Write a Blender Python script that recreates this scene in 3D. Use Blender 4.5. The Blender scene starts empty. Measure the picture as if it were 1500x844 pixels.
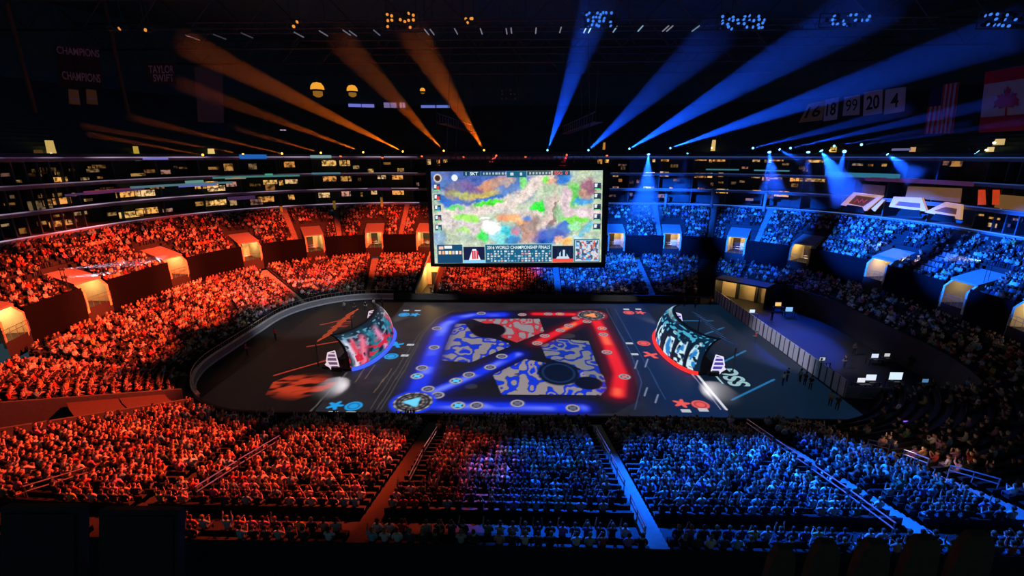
import bpy, bmesh, math, random
import numpy as np
from mathutils import Vector, Matrix, Euler

random.seed(7)
rng = np.random.default_rng(7)
PI = math.pi
C = bpy.context.scene.collection
R = math.radians

# ------------------------------------------------------------------ camera
FPX, CX, CY, HCAM = 680.0, 750.0, 422.0, 24.0
PITCH = math.atan(194.0 / FPX)
YAW = math.atan(18.0 / FPX)
cam_d = bpy.data.cameras.new('camera')
cam = bpy.data.objects.new('camera', cam_d)
C.objects.link(cam)
cam_d.sensor_width = 36.0
cam_d.lens = FPX / 1500.0 * 36.0
cam_d.clip_end = 600
cam.location = (0, 0, HCAM)
cam.rotation_euler = (PI / 2 - PITCH, 0, YAW)
bpy.context.scene.camera = cam
CM = Euler((PI / 2 - PITCH, 0, YAW)).to_matrix()
CMn = np.array(CM)
EYE = Vector((0, 0, HCAM))


def ray(px, py):
    return (CM @ Vector(((px - CX) / FPX, -(py - CY) / FPX, -1.0)))


def proj(P):
    P = np.asarray(P, float)
    d = (P - np.array([0, 0, HCAM])) @ CMn
    zc = -d[..., 2]
    zs = np.where(np.abs(zc) < 1e-6, 1e-6, zc)
    return CX + FPX * d[..., 0] / zs, CY - FPX * d[..., 1] / zs, zc


def on_z(px, py, z=0.0):
    d = ray(px, py)
    return EYE + d * ((z - HCAM) / d.z)


def on_y(px, py, y):
    d = ray(px, py)
    return EYE + d * (y / d.y)


def on_depth(px, py, zc):
    return EYE + ray(px, py) * zc


# ---------------------------------------------------- the bowl: rounded rectangle
HX, HY, CR, YC = 37.0, 18.75, 12.0, 57.25
AX, AY = HX - CR, HY - CR
Y_FAR, Y_NEAR = YC + AY, YC - AY


def sdf(x, y):
    qx, qy = abs(x) - AX, abs(y - YC) - AY
    return math.hypot(max(qx, 0), max(qy, 0)) - CR + min(max(qx, qy), 0)


def on_ring(px, py, s):
    """where the sight line leaves the bowl through the upright surface s metres outside the floor edge"""
    d = ray(px, py)
    d = d / math.hypot(d.x, d.y)
    t = 170.0
    while t > 5 and sdf(d.x * t, d.y * t) > s:
        t -= 0.5
    a, b = t, t + 0.5
    for _ in range(20):
        m = (a + b) / 2
        if sdf(d.x * m, d.y * m) > s:
            b = m
        else:
            a = m
    return EYE + d * a


def frame_q(q):
    """q in 0..8: core point and outward normal"""
    q = q % 8.0
    k, f = int(q), q - int(q)
    if k == 0: return (-AX + 2 * AX * f, Y_FAR, 0.0, 1.0)
    if k == 2: return (AX, Y_FAR - 2 * AY * f, 1.0, 0.0)
    if k == 4: return (AX - 2 * AX * f, Y_NEAR, 0.0, -1.0)
    if k == 6: return (-AX, Y_NEAR + 2 * AY * f, -1.0, 0.0)
    cx, cy, a0 = {1: (AX, Y_FAR, 90), 3: (AX, Y_NEAR, 0), 5: (-AX, Y_NEAR, -90), 7: (-AX, Y_FAR, 180)}[k]
    a = R(a0 - 90 * f)
    return (cx, cy, math.cos(a), math.sin(a))


def at_q(q, s, z=0.0):
    cx, cy, nx, ny = frame_q(q)
    return Vector((cx + nx * (CR + s), cy + ny * (CR + s), z))


def q_of(x, y):
    yy = y - YC
    if abs(x) <= AX and yy > 0 and yy - AY >= abs(x) - AX: return (x + AX) / (2 * AX)
    if abs(x) <= AX and yy <= 0 and -yy - AY >= abs(x) - AX: return 4 + (AX - x) / (2 * AX)
    if abs(yy) <= AY: return 2 + (AY - yy) / (2 * AY) if x > 0 else 6 + (yy + AY) / (2 * AY)
    cx, cy = math.copysign(AX, x), YC + math.copysign(AY, yy)
    a = math.degrees(math.atan2(y - cy, x - cx))
    if x > 0 and yy > 0: return 1 + (90 - a) / 90
    if x > 0: return 3 + (0 - a) / 90
    if yy < 0: return 5 + (-90 - a) / 90
    return 7 + (180 - a) / 90


def q_samples(q0, q1):
    """sample list along q, dense on the arcs, one step on the straights"""
    out = [q0]
    q = q0
    while q < q1 - 1e-6:
        k = int(math.floor(q + 1e-9))
        step = (k + 1 - q) if k % 2 == 0 else min(1 / 14, k + 1 - q)
        q = min(q1, q + step)
        out.append(q)
    return out


# ------------------------------------------------------------------ materials
def lin(c):
    return tuple((x / 255 / 12.92 if x / 255 <= 0.04045 else ((x / 255 + 0.055) / 1.055) ** 2.4) for x in c[:3])


MATS = {}


def mat(name, rgb, rough=0.7, metal=0.0, emit=None, es=0.0, noise=0.25, scale=6.0, spec=0.3):
    """rgb linear; base colour varied by a noise texture"""
    if name in MATS: return MATS[name]
    m = bpy.data.materials.new(name)
    m.use_nodes = True
    nt = m.node_tree
    b = nt.nodes['Principled BSDF']
    b.inputs['Roughness'].default_value = rough
    b.inputs['Metallic'].default_value = metal
    b.inputs['Specular IOR Level'].default_value = spec
    tc = nt.nodes.new('ShaderNodeTexCoord')
    nz = nt.nodes.new('ShaderNodeTexNoise')
    nz.inputs['Scale'].default_value = scale
    nz.inputs['Detail'].default_value = 3
    mx = nt.nodes.new('ShaderNodeMix')
    mx.data_type = 'RGBA'
    mx.inputs[6].default_value = (*[x * (1 - noise) for x in rgb], 1)
    mx.inputs[7].default_value = (*[min(1, x * (1 + noise)) for x in rgb], 1)
    nt.links.new(tc.outputs['Object'], nz.inputs['Vector'])
    nt.links.new(nz.outputs['Fac'], mx.inputs[0])
    nt.links.new(mx.outputs[2], b.inputs['Base Color'])
    if emit is not None:
        b.inputs['Emission Color'].default_value = (*emit, 1)
        b.inputs['Emission Strength'].default_value = es
    MATS[name] = m
    return m


def attr_mat(name, emission=1.0, base=None, rough=0.8):
    """colour taken from the mesh's own 'Col' attribute: glowing picture (screen) or cloth colour (crowd)"""
    if name in MATS: return MATS[name]
    m = bpy.data.materials.new(name)
    m.use_nodes = True
    nt = m.node_tree
    b = nt.nodes['Principled BSDF']
    at = nt.nodes.new('ShaderNodeAttribute')
    at.attribute_name = 'Col'
    b.inputs['Roughness'].default_value = rough
    b.inputs['Specular IOR Level'].default_value = 0.2
    if emission > 0:
        b.inputs['Base Color'].default_value = (*base, 1)
        nt.links.new(at.outputs['Color'], b.inputs['Emission Color'])
        b.inputs['Emission Strength'].default_value = emission
    else:
        nt.links.new(at.outputs['Color'], b.inputs['Base Color'])
    MATS[name] = m
    return m


def glow(name, rgb255, s=1.0):
    return mat(name, (0.02, 0.02, 0.02), 0.5, 0, lin(rgb255), s)


# ------------------------------------------------------------------ mesh helpers
class MB:
    def __init__(self):
        self.v, self.f, self.m = [], [], []

    def add(self, vs, fs, mi=0):
        b = len(self.v)
        self.v += [tuple(x) for x in vs]
        self.f += [tuple(b + i for i in f) for f in fs]
        self.m += [mi] * len(fs)
        return self

    def box(self, c, d, mi=0, rz=0.0, M=None):
        hx, hy, hz = d[0] / 2, d[1] / 2, d[2] / 2
        vs = [Vector((sx * hx, sy * hy, sz * hz)) for sz in (-1, 1) for sy in (-1, 1) for sx in (-1, 1)]
        if rz:
            r = Matrix.Rotation(rz, 3, 'Z')
            vs = [r @ v for v in vs]
        if M is not None:
            vs = [M @ v for v in vs]
        vs = [v + Vector(c) for v in vs]
        return self.add(vs, [(0, 2, 3, 1), (4, 5, 7, 6), (0, 1, 5, 4), (2, 6, 7, 3), (0, 4, 6, 2), (1, 3, 7, 5)], mi)

    def tube(self, pts, r, n=6, mi=0, r2=None, cap=True):
        pts = [Vector(p) for p in pts]
        rings = []
        for i, p in enumerate(pts):
            t = (pts[min(i + 1, len(pts) - 1)] - pts[max(i - 1, 0)])
            t = t.normalized() if t.length > 1e-9 else Vector((0, 0, 1))
            up = Vector((0, 0, 1)) if abs(t.z) < 0.95 else Vector((1, 0, 0))
            a = t.cross(up).normalized()
            b = a.cross(t)
            rr = r if r2 is None else r + (r2 - r) * i / max(1, len(pts) - 1)
            rings.append([p + (a * math.cos(2 * PI * k / n) + b * math.sin(2 * PI * k / n)) * rr for k in range(n)])
        vs = [v for ring in rings for v in ring]
        fs = []
        for i in range(len(pts) - 1):
            for k in range(n):
                k2 = (k + 1) % n
                fs.append((i * n + k, i * n + k2, (i + 1) * n + k2, (i + 1) * n + k))
        if cap:
            fs.append(tuple(range(n))[::-1])
            fs.append(tuple((len(pts) - 1) * n + k for k in range(n)))
        return self.add(vs, fs, mi)

    def lathe(self, prof, n=12, c=(0, 0, 0), mi=0, M=None):
        vs, fs = [], []
        for r, z in prof:
            for k in range(n):
                v = Vector((r * math.cos(2 * PI * k / n), r * math.sin(2 * PI * k / n), z))
                if M is not None: v = M @ v
                vs.append(v + Vector(c))
        for i in range(len(prof) - 1):
            for k in range(n):
                k2 = (k + 1) % n
                fs.append((i * n + k, i * n + k2, (i + 1) * n + k2, (i + 1) * n + k))
        fs.append(tuple(range(n))[::-1])
        fs.append(tuple((len(prof) - 1) * n + k for k in range(n)))
        return self.add(vs, fs, mi)

    def prism(self, poly, d, mi=0):
        """closed 3-D polygon extruded along vector d"""
        n = len(poly)
        poly = [Vector(p) for p in poly]
        d = Vector(d)
        vs = poly + [p + d for p in poly]
        fs = [tuple(range(n))[::-1], tuple(range(n, 2 * n))] + [(i, (i + 1) % n, n + (i + 1) % n, n + i) for i in range(n)]
        return self.add(vs, fs, mi)

    def sweep(self, prof, q0, q1, mi=0, close=False, caps=False):
        """profile [(s, z)] swept round the bowl from q0 to q1"""
        qs = q_samples(q0, q1)
        n = len(prof)
        vs, fs = [], []
        for q in qs:
            cx, cy, nx, ny = frame_q(q)
            for s, z in prof:
                vs.append((cx + nx * (CR + s), cy + ny * (CR + s), z))
        m = n if close else n - 1
        for i in range(len(qs) - 1):
            for k in range(m):
                k2 = (k + 1) % n
                fs.append((i * n + k, i * n + k2, (i + 1) * n + k2, (i + 1) * n + k))
        if caps:
            fs.append(tuple(range(n))[::-1])
            fs.append(tuple((len(qs) - 1) * n + k for k in range(n)))
        return self.add(vs, fs, mi)

    def build(self, name, mats, parent=None, loc=None, smooth=False):
        me = bpy.data.meshes.new(name)
        if loc is not None:
            L = Vector(loc)
            vs = [tuple(Vector(v) - L) for v in self.v]
        else:
            vs = self.v
        me.from_pydata(vs, [], self.f)
        mats = mats if isinstance(mats, (list, tuple)) else [mats]
        for m in mats: me.materials.append(m)
        if len(mats) > 1:
            me.polygons.foreach_set('material_index', self.m)
        bm = bmesh.new()
        bm.from_mesh(me)
        bmesh.ops.recalc_face_normals(bm, faces=bm.faces)
        bm.to_mesh(me)
        bm.free()
        if smooth: me.polygons.foreach_set('use_smooth', [True] * len(me.polygons))
        o = bpy.data.objects.new(name, me)
        C.objects.link(o)
        if parent is not None:
            o.parent = parent
            if loc is not None:
                o.location = Vector(loc) - parent.location
            else:
                o.location = -parent.location
        elif loc is not None:
            o.location = loc
        return o


def tag(o, label=None, cat=None, group=None, kind=None):
    if label: o['label'] = label
    if cat: o['category'] = cat
    if group: o['group'] = group
    if kind: o['kind'] = kind
    return o


def empty(name, loc, label, cat, group=None):
    o = bpy.data.objects.new(name, None)
    C.objects.link(o)
    o.location = loc
    return tag(o, label, cat, group)


def struct(o):
    o['kind'] = 'structure'
    return o


def part(mb, name, m, root, smooth=False):
    """part whose mesh is written in world coordinates; the root has no rotation"""
    return mb.build(name, m, root, smooth=smooth)


def copy_tree(o, parent=None):
    c = o.copy()
    C.objects.link(c)
    if parent is not None: c.parent = parent
    for ch in list(o.children): copy_tree(ch, c)
    return c


def grid_mesh(name, nu, nv, pos, col, m, parent=None):
    """picture surface: nu x nv vertices, pos(u,v arrays)->Nx3, colour array (nv,nu,3) linear"""
    u = np.linspace(0, 1, nu)
    v = np.linspace(0, 1, nv)
    U, V = np.meshgrid(u, v)
    P = pos(U.ravel(), V.ravel())
    me = bpy.data.meshes.new(name)
    idx = np.arange(nu * nv).reshape(nv, nu)
    F = np.stack([idx[:-1, :-1], idx[:-1, 1:], idx[1:, 1:], idx[1:, :-1]], -1).reshape(-1, 4)
    me.vertices.add(nu * nv)
    me.vertices.foreach_set('co', P.astype(np.float32).ravel())
    me.loops.add(F.size)
    me.loops.foreach_set('vertex_index', F.ravel().astype(np.int32))
    me.polygons.add(len(F))
    me.polygons.foreach_set('loop_start', np.arange(0, F.size, 4, dtype=np.int32))
    me.update(calc_edges=True)
    a = me.color_attributes.new('Col', 'FLOAT_COLOR', 'POINT')
    rgba = np.ones((nu * nv, 4), np.float32)
    rgba[:, :3] = col.reshape(-1, 3)
    a.data.foreach_set('color', rgba.ravel())
    me.materials.append(m)
    o = bpy.data.objects.new(name, me)
    C.objects.link(o)
    if parent is not None:
        o.parent = parent
        o.location = -parent.location
    return o


def lettering(text, name, m, mapper, parent=None, bold=0.02):
    """flat lettering: glyph outlines normalised to 0..1 and laid on a surface by mapper(u, v)"""
    cu = bpy.data.curves.new(name, 'FONT')
    cu.body = text
    cu.offset = bold
    cu.align_x = 'CENTER'
    ob = bpy.data.objects.new(name, cu)
    C.objects.link(ob)
    dg = bpy.context.evaluated_depsgraph_get()
    me = bpy.data.meshes.new_from_object(ob.evaluated_get(dg))
    bpy.data.objects.remove(ob)
    bpy.data.curves.remove(cu)
    co = np.array([v.co[:] for v in me.vertices])
    lo, hi = co.min(0), co.max(0)
    for v in me.vertices:
        v.co = mapper((v.co.x - lo[0]) / (hi[0] - lo[0]), (v.co.y - lo[1]) / (hi[1] - lo[1]))
    me.materials.clear()
    me.materials.append(m)
    me.name = name
    o = bpy.data.objects.new(name, me)
    C.objects.link(o)
    if parent is not None:
        o.parent = parent
        o.location = -parent.location
    return o


def bilerp(a, b, c, d):
    """corners bottom-left, bottom-right, top-right, top-left"""
    a, b, c, d = map(Vector, (a, b, c, d))
    return lambda u, v: (a * (1 - u) + b * u) * (1 - v) + (d * (1 - u) + c * u) * v


# picture drawing in numpy ------------------------------------------------------
def vnoise(x, y, seed=0):
    """smooth value noise on arrays"""
    xi, yi = np.floor(x).astype(int), np.floor(y).astype(int)
    fx, fy = x - xi, y - yi
    fx, fy = fx * fx * (3 - 2 * fx), fy * fy * (3 - 2 * fy)

    def h(a, b):
        n = (a * 374761393 + b * 668265263 + seed * 974634777) & 0xFFFFFFFF
        n = ((n ^ (n >> 13)) * 1274126177) & 0xFFFFFFFF
        return ((n ^ (n >> 16)) & 0xFFFF) / 65535.0
    return (h(xi, yi) * (1 - fx) + h(xi + 1, yi) * fx) * (1 - fy) + (h(xi, yi + 1) * (1 - fx) + h(xi + 1, yi + 1) * fx) * fy


def sstep(a, b, x):
    t = np.clip((x - a) / (b - a), 0, 1)
    return t * t * (3 - 2 * t)


def seg_dist(x, y, pts):
    d = np.full(x.shape, 1e9)
    for (x0, y0), (x1, y1) in zip(pts[:-1], pts[1:]):
        dx, dy = x1 - x0, y1 - y0
        t = np.clip(((x - x0) * dx + (y - y0) * dy) / (dx * dx + dy * dy + 1e-12), 0, 1)
        d = np.minimum(d, np.hypot(x - x0 - t * dx, y - y0 - t * dy))
    return d


def in_poly(x, y, poly):
    r = np.zeros(x.shape, bool)
    n = len(poly)
    for i in range(n):
        x0, y0 = poly[i]
        x1, y1 = poly[(i + 1) % n]
        c = ((y0 > y) != (y1 > y)) & (x < (x1 - x0) * (y - y0) / (y1 - y0 + 1e-12) + x0)
        r ^= c
    return r


def blend(img, mask, rgb255):
    c = np.array(lin(rgb255))
    img += (c - img) * mask[..., None]
# ------------------------------------------------------------------ the setting
M_CONC = mat('dark_concrete', (0.05, 0.052, 0.055), 0.8, scale=2)
M_SEAT = mat('seat_plastic', (0.02, 0.02, 0.022), 0.6, scale=9)
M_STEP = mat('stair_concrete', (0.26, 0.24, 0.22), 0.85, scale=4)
M_STEP_DIM = mat('dim_lit_stair', (0.05, 0.042, 0.03), 0.9, scale=4)  # darker stair copy, weaker light on the steps put into the colour
M_TIER = mat('tier_wall_black', (0.006, 0.0065, 0.008), 0.9, spec=0.02)
M_BLACK = mat('black_paint', (0.02, 0.022, 0.024), 0.6)
M_DECK = mat('upper_deck', (0.06, 0.10, 0.11), 0.9, scale=1)
M_ROOF = mat('roof_steel', (0.05, 0.15, 0.16), 0.8, scale=0.6)
M_STEEL = mat('truss_steel', (0.10, 0.11, 0.12), 0.45, 0.6)
M_WHITE = mat('white_board', (0.62, 0.62, 0.64), 0.4, noise=0.08)
M_GREYWALL = mat('grey_wall', (0.10, 0.10, 0.11), 0.7, scale=3)
M_CREAM = mat('cream_wall', (0.62, 0.52, 0.30), 0.8, noise=0.12)
M_RAIL = mat('brushed_rail', (0.45, 0.45, 0.47), 0.3, 0.9)
M_FASCIA = mat('fascia', (0.22, 0.21, 0.23), 0.5, scale=1)

floor = struct(MB().box((0, 57, -0.15), (120, 90, 0.3)).build('floor', mat('arena_floor', (0.028, 0.028, 0.03), 0.55, scale=0.7)))

ROW_S, ROW_Z = 0.82, 0.23
UP_S0, UP_S, UP_Z0, UP_Z = 15.9, 0.82, 8.1, 0.60


def low_row(i): return 1.5 + ROW_S * i, 0.7 + ROW_Z * i
def up_row(i): return UP_S0 + UP_S * i, UP_Z0 + UP_Z * i


def terrace_profile(row, i0, i1, rise, depth, seats=True, skip=()):
    p = []
    for i in range(i0, i1):
        s, z = row(i)
        p.append((s, z))
        if seats and i not in skip:
            p += [(s + .38, z), (s + .38, z + .42), (s + .77, z + .42), (s + .77, z + .66), (s + depth, z + .66)]
        p.append((s + depth, z))
    return p


def band(name, q0, q1, prof, m):
    return struct(MB().sweep(prof, q0, q1).build(name, m))


NEAR_SKIP = (20, 21)
N_NEAR, N_LOW, N_UP = 24, 16, 9
near_aisles = [4.0 + (AX - x) / (2 * AX) for x in (20.5, 6.5, -8.0, -21.0)]
DQ = 0.55 / 50
near_sections = [(3.30, 3.925), (3.975, near_aisles[0] - DQ)]
for a, b in zip(near_aisles[:-1], near_aisles[1:]): near_sections.append((a + DQ, b - DQ))
near_sections.append((near_aisles[3] + DQ, 5.33))
for q0, q1 in near_sections:
    band('seating_terrace', q0, q1, [(0.9, 0.0)] + [(1.5, 1.2), (1.5, 0.7)] + terrace_profile(low_row, 0, N_NEAR, ROW_Z, ROW_S, True, NEAR_SKIP) + [(21.3, 6.3), (24.0, 6.3), (24.0, 0)], M_SEAT)
AISLES_NEAR = [(3.925, 3.975)] + [(a - DQ, a + DQ) for a in near_aisles]
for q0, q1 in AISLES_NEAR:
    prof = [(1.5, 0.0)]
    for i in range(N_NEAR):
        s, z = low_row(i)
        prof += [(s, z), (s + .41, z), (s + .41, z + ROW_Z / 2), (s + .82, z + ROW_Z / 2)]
    band('aisle_stairs', q0, q1, prof, {4.66: M_STEP_DIM, 4.92: M_SEAT}.get(round((q0 + q1) / 2, 2), M_STEP))  # weakly lit stairs get the darker copy, the unlit ones seat black

# lower tier, left end and far side
low_aisle_px = [(415, 430), (545, 400), (815, 400), (945, 385)]
low_aisles = []
for px, py in low_aisle_px:
    p = on_ring(px, py, 8.0)
    low_aisles.append(q_of(p.x, p.y))
low_aisles = [(q + 8 if q < 4 else q) for q in low_aisles] + [5.78, 6.25, 6.8]
TUN = q_of(on_ring(632, 400, 8).x, on_ring(632, 400, 8).y) + 8
gaps = sorted([(q - .012, q + .012, 'a') if int(q) % 2 == 0 else (q - .02, q + .02, 'a') for q in low_aisles] + [(TUN - .044, TUN + .044, 't')])
LOW_FROM, LOW_TO = 5.50, 9.22
low_sections = []
q = LOW_FROM
for a, b, k in gaps:
    low_sections.append((q, a))
    q = b
low_sections.append((q, LOW_TO))
for q0, q1 in low_sections:
    band('seating_terrace', q0, q1, [(0.9, 0.0), (0.9, 0.6), (1.5, 0.7)] + terrace_profile(low_row, 0, N_LOW, ROW_Z, ROW_S), M_SEAT)
for a, b, k in gaps:
    if k == 'a':
        prof = [(1.0, 0.0)]
        for i in range(N_LOW):
            s, z = low_row(i)
            prof += [(s, z), (s + .41, z), (s + .41, z + ROW_Z / 2), (s + .82, z + ROW_Z / 2)]
        band('aisle_stairs', a, b, prof, M_STEP)
# right end: only the upper rows of the lower tier stand
band('seating_terrace', 9.22, 11.3, [(8.0, 0.0), (8.8, 3.4), (8.88, 3.4)] + terrace_profile(low_row, 9, N_LOW, ROW_Z, ROW_S), M_SEAT)

# the wall between the tiers, broken by the entrances
VOM_PX = [(22, 488), (143, 440), (262, 400), (370, 378), (462, 360), (548, 350), (622, 352), (903, 352), (985, 350), (1078, 358), (1172, 370), (1283, 400), (1398, 437), (1497, 490)]
voms = []
for px, py in VOM_PX:
    p = on_ring(px, py, 15.6)
    q = q_of(p.x, p.y)
    voms.append(q + 8 if q < 4 else q)
voms.sort()


def vom_half(q): return 1.9 / (2 * AX) if int(q) % 2 == 0 and int(q) % 4 == 0 else (1.9 / (2 * AY) if int(q) % 2 == 0 else 1.9 / ((CR + 16) * PI / 2))


UP_FROM, UP_TO = 5.85, 11.2
WALL_TIER = [(15.45, 4.4), (15.5, 8.9), (15.62, 8.9), (15.62, 8.1)]
UP_BACK = [(up_row(N_UP)[0], up_row(N_UP)[1]), (24.2, 14.1)]
q = UP_FROM
up_sections = []
up_gap_px = [(425, 330), (493, 312), (590, 300), (965, 300), (1046, 300), (1122, 305), (1335, 352)]
up_aisles = []
for px, py in up_gap_px:
    p = on_ring(px, py, 20)
    qq = q_of(p.x, p.y)
    up_aisles.append(qq + 8 if qq < 4 else qq)


def half_w(q, w, s):
    k = int(q) % 8
    return w / (2 * AX) if k in (0, 4) else (w / (2 * AY) if k in (2, 6) else w / ((CR + s) * PI / 2))


for v in voms + [UP_TO]:
    h = half_w(v, 1.75, 16)
    e = v - h if v != UP_TO else UP_TO
    cuts = sorted([a for a in up_aisles if q < a < e])
    a0 = q
    for a in cuts + [None]:
        a1 = e if a is None else a - half_w(a, .5, 20)
        up_sections.append((a0, a1))
        band('wall_tier', a0, a1, WALL_TIER, M_TIER)
        band('seating_terrace', a0, a1, [(15.62, 8.1)] + terrace_profile(up_row, 0, N_UP, UP_Z, UP_S) + UP_BACK, M_SEAT)
        if a is not None:
            prof = [(15.62, 8.1)]
            for i in range(N_UP):
                s, z = up_row(i)
                prof += [(s, z), (s + .41, z), (s + .41, z + UP_Z / 2), (s + .82, z + UP_Z / 2)]
            b1 = a + half_w(a, .5, 20)
            band('wall_tier', a1, b1, WALL_TIER, M_TIER)
            band('aisle_stairs', a1, b1, prof + UP_BACK, M_STEP)
            a0 = b1
    if v != UP_TO:
        band('seating_terrace', v - h, v + h, [(15.45, 4.4), (15.5, 6.3), (20.0, 6.3), (20.0, 11.1)] + terrace_profile(up_row, 5, N_UP, UP_Z, UP_S) + UP_BACK, M_SEAT)
    q = v + h

# suite levels
SUITE_S = 24.0
LEVEL_Z = [on_ring(560, y, SUITE_S).z for y in (296.5, 275.5, 253.0, 229.5)]
print('suite levels', [round(z, 2) for z in LEVEL_Z])
RF, RT = 5.9, 11.15
for k, z in enumerate(LEVEL_Z):
    h = 0.55
    band('trim_%d' % (k + 1), RF, RT, [(SUITE_S, z), (SUITE_S, z - h), (SUITE_S + .25, z - h), (SUITE_S + .25, z - .3), (29.2, z - .3), (29.2, z - .05), (SUITE_S + .2, z - .05), (SUITE_S + .2, z), (SUITE_S, z)], M_FASCIA)
    if k < 3:
        band('wall_suites', RF, RT, [(28.6, z - .05), (28.6, LEVEL_Z[k + 1] - .3)], M_DECK)
        # party walls between the suites
        for qq in np.arange(RF + .05, RT, .115):
            p = at_q(qq, 26.6)
            n = at_q(qq, 1) - at_q(qq, 0)
            ang = math.atan2(n.y, n.x)
            struct(MB().box((p.x, p.y, (z + LEVEL_Z[k + 1] - .35) / 2), (3.9, .16, LEVEL_Z[k + 1] - z - .3), rz=ang).build('partition', M_DECK))
# upper deck and shell
prof = [(SUITE_S, LEVEL_Z[3]), (SUITE_S + .1, LEVEL_Z[3] + .5), (SUITE_S + 1.2, LEVEL_Z[3] + .3)]
s, z = SUITE_S + 1.2, LEVEL_Z[3] + .3
while s < 44:
    prof += [(s + .9, z), (s + .9, z + .55)]
    s, z = s + .9, z + .55
DECK_TOP = (s, z)
band('seating_deck', RF, RT, prof, M_DECK)
zb = on_ring(110, 178, 43.2).z
band('wall_upper', 6.0, 7.6, [(43.0, zb - .9), (43.0, zb + .9), (43.3, zb + .9), (43.3, zb - .9)], mat('pale_parapet', (.34, .28, .28), .9, scale=.4))
band('wall_outer', RF, RT, [DECK_TOP, (DECK_TOP[0] + .5, 48)], M_ROOF)
ceiling = struct(MB().box((0, 62, 48.2), (190, 130, 0.4)).build('ceiling', M_ROOF))
for i in range(7):
    y = 34 + i * 13.0
    mb = MB()
    mb.tube([(-80, y, 41.5), (80, y, 41.5)], .16, 6)
    mb.tube([(-80, y, 45.5), (80, y, 45.5)], .16, 6)
    x = -80
    while x < 80:
        mb.tube([(x, y, 41.5), (x + 4, y, 45.5), (x + 8, y, 41.5)], .09, 5)
        x += 8
    struct(mb.build('roof_beam', M_STEEL))

# ------------------------------------------------------- entrances in the seating
def local_frame(q, s):
    p = at_q(q, s)
    cx, cy, nx, ny = frame_q(q)
    return p, Vector((nx, ny, 0)), Vector((-ny, nx, 0))


def point_light(name, loc, power, col, radius=0.3):
    d = bpy.data.lights.new(name, 'POINT')
    d.energy, d.color, d.shadow_soft_size = power, col, radius
    o = bpy.data.objects.new(name, d)
    C.objects.link(o)
    o.location = loc
    return o


M_LAMP = glow('warm_lamp', (255, 226, 160), 6)
M_ROOFSLAB = mat('light_concrete', (0.24, 0.23, 0.225), 0.8)
vom_words = {
    0: 'cut off by the frame edge, nearest of the red-lit end', 1: 'with a boxy hood, beside the two white light jets', 2: 'with a pitched hood, third along the red-lit end',
    3: 'with a dark doorway, where the red-lit end starts to curve', 4: 'narrow and tall, on the curve behind the curved rink wall', 5: 'with an upright cream door, on the far side amid red seats',
    6: 'half hidden by the hanging screen, on its red side', 7: 'half hidden by the hanging screen, on its blue side', 8: 'with a bright doorway below the bright blue shaft',
    9: 'above the smaller far blue block, narrow', 10: 'with an arched doorway, on the far blue corner', 11: 'with a cream hood, below the blue block of empty seats',
    12: 'dark grey with two arches, at the blue end', 13: 'at the frame edge of the blue end'}
for k, v in enumerate(voms):
    p, n, t = local_frame(v, 15.6)
    root = empty('tunnel_entrance', (p.x, p.y, 6.3), 'cream lit seating entrance ' + vom_words[k], 'entrance', 'entrances of the upper seating')
    W = 1.7
    P = lambda a, b, z: (p + n * a + t * b) + Vector((0, 0, z))
    for sgn in (-1, 1):
        b0, b1 = sgn * W, sgn * (W - .28)
        poly = [P(-.15, b0, 5.7), P(-.15, b0, 8.4), P(.7, b0, 9.2), P(3.9, b0, 10.3), P(3.9, b0, 6.3), P(.05, b0, 6.3), P(.05, b0, 5.7)]
        part(MB().prism(poly, t * (b1 - b0)), 'side_wall', M_CREAM, root)
    slab = [P(.6, -W - .1, 9.17), P(.6, W + .1, 9.17), P(4.0, W + .1, 10.34), P(4.0, -W - .1, 10.34)]
    part(MB().prism(slab, Vector((0, 0, .22))), 'roof_slab', M_ROOFSLAB, root)
    part(MB().prism([P(3.7, -W, 6.3), P(3.7, W, 6.3), P(3.7, W, 10.2), P(3.7, -W, 10.2)], n * .2), 'back_wall', M_CREAM, root)
    dr = part(MB().prism([P(3.55, -.2, 6.35), P(3.55, 1.0, 6.35), P(3.55, 1.0, 8.6), P(3.55, -.2, 8.6)], n * .1), 'doorway', mat('doorway_dark', (0.03, 0.025, 0.02), .7), root)
    mb = MB()
    for a in (8.95, 8.55):
        mb.tube([P(-.22, -W, a - 1.4), P(-.22, W, a - 1.4)], .035, 5)
    for b in np.linspace(-W, W, 5): mb.tube([P(-.22, b, 6.3), P(-.22, b, 7.55)], .025, 5)
    part(mb, 'railing', M_RAIL, root)
    lp = part(MB().lathe([(0, 0), (.22, .02), (.22, .1), (0, .12)], 10, P(1.6, 0, 9.3)), 'lamp', M_LAMP, root)
    L = point_light('entrance_light', P(1.7, 0, 8.9), (40 if k in (12,) else 170) if k not in (0,) else 300, (1, .72, .32) if k < 12 else (1, .75, .4))

# floor-level tunnel on the far side and the bright opening on the right
p, n, t = local_frame(TUN, 1.0)
root = empty('tunnel_entrance', (p.x, p.y, 0), 'floor-level vomitory with sloping cream walls under the red side of the screen', 'entrance')
P = lambda a, b, z: (p + n * a + t * b) + Vector((0, 0, z))
for sgn in (-1, 1):
    part(MB().prism([P(0, sgn * 1.55, 0), P(14.3, sgn * 1.55, 0), P(14.3, sgn * 1.55, 5.6), P(0, sgn * 1.55, 1.5)], t * (-.25 * sgn)), 'side_wall', M_CREAM, root)
part(MB().prism([P(9.5, -1.5, 0), P(9.5, 1.5, 0), P(9.5, 1.5, 4.2), P(9.5, -1.5, 4.2)], n * .3), 'back_wall', M_CREAM, root)
part(MB().prism([P(9.38, -.9, .05), P(9.38, .5, .05), P(9.38, .5, 2.4), P(9.38, -.9, 2.4)], n * .1), 'doorway', mat('doorway_dark', (0.03, 0.025, 0.02)), root)
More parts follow.
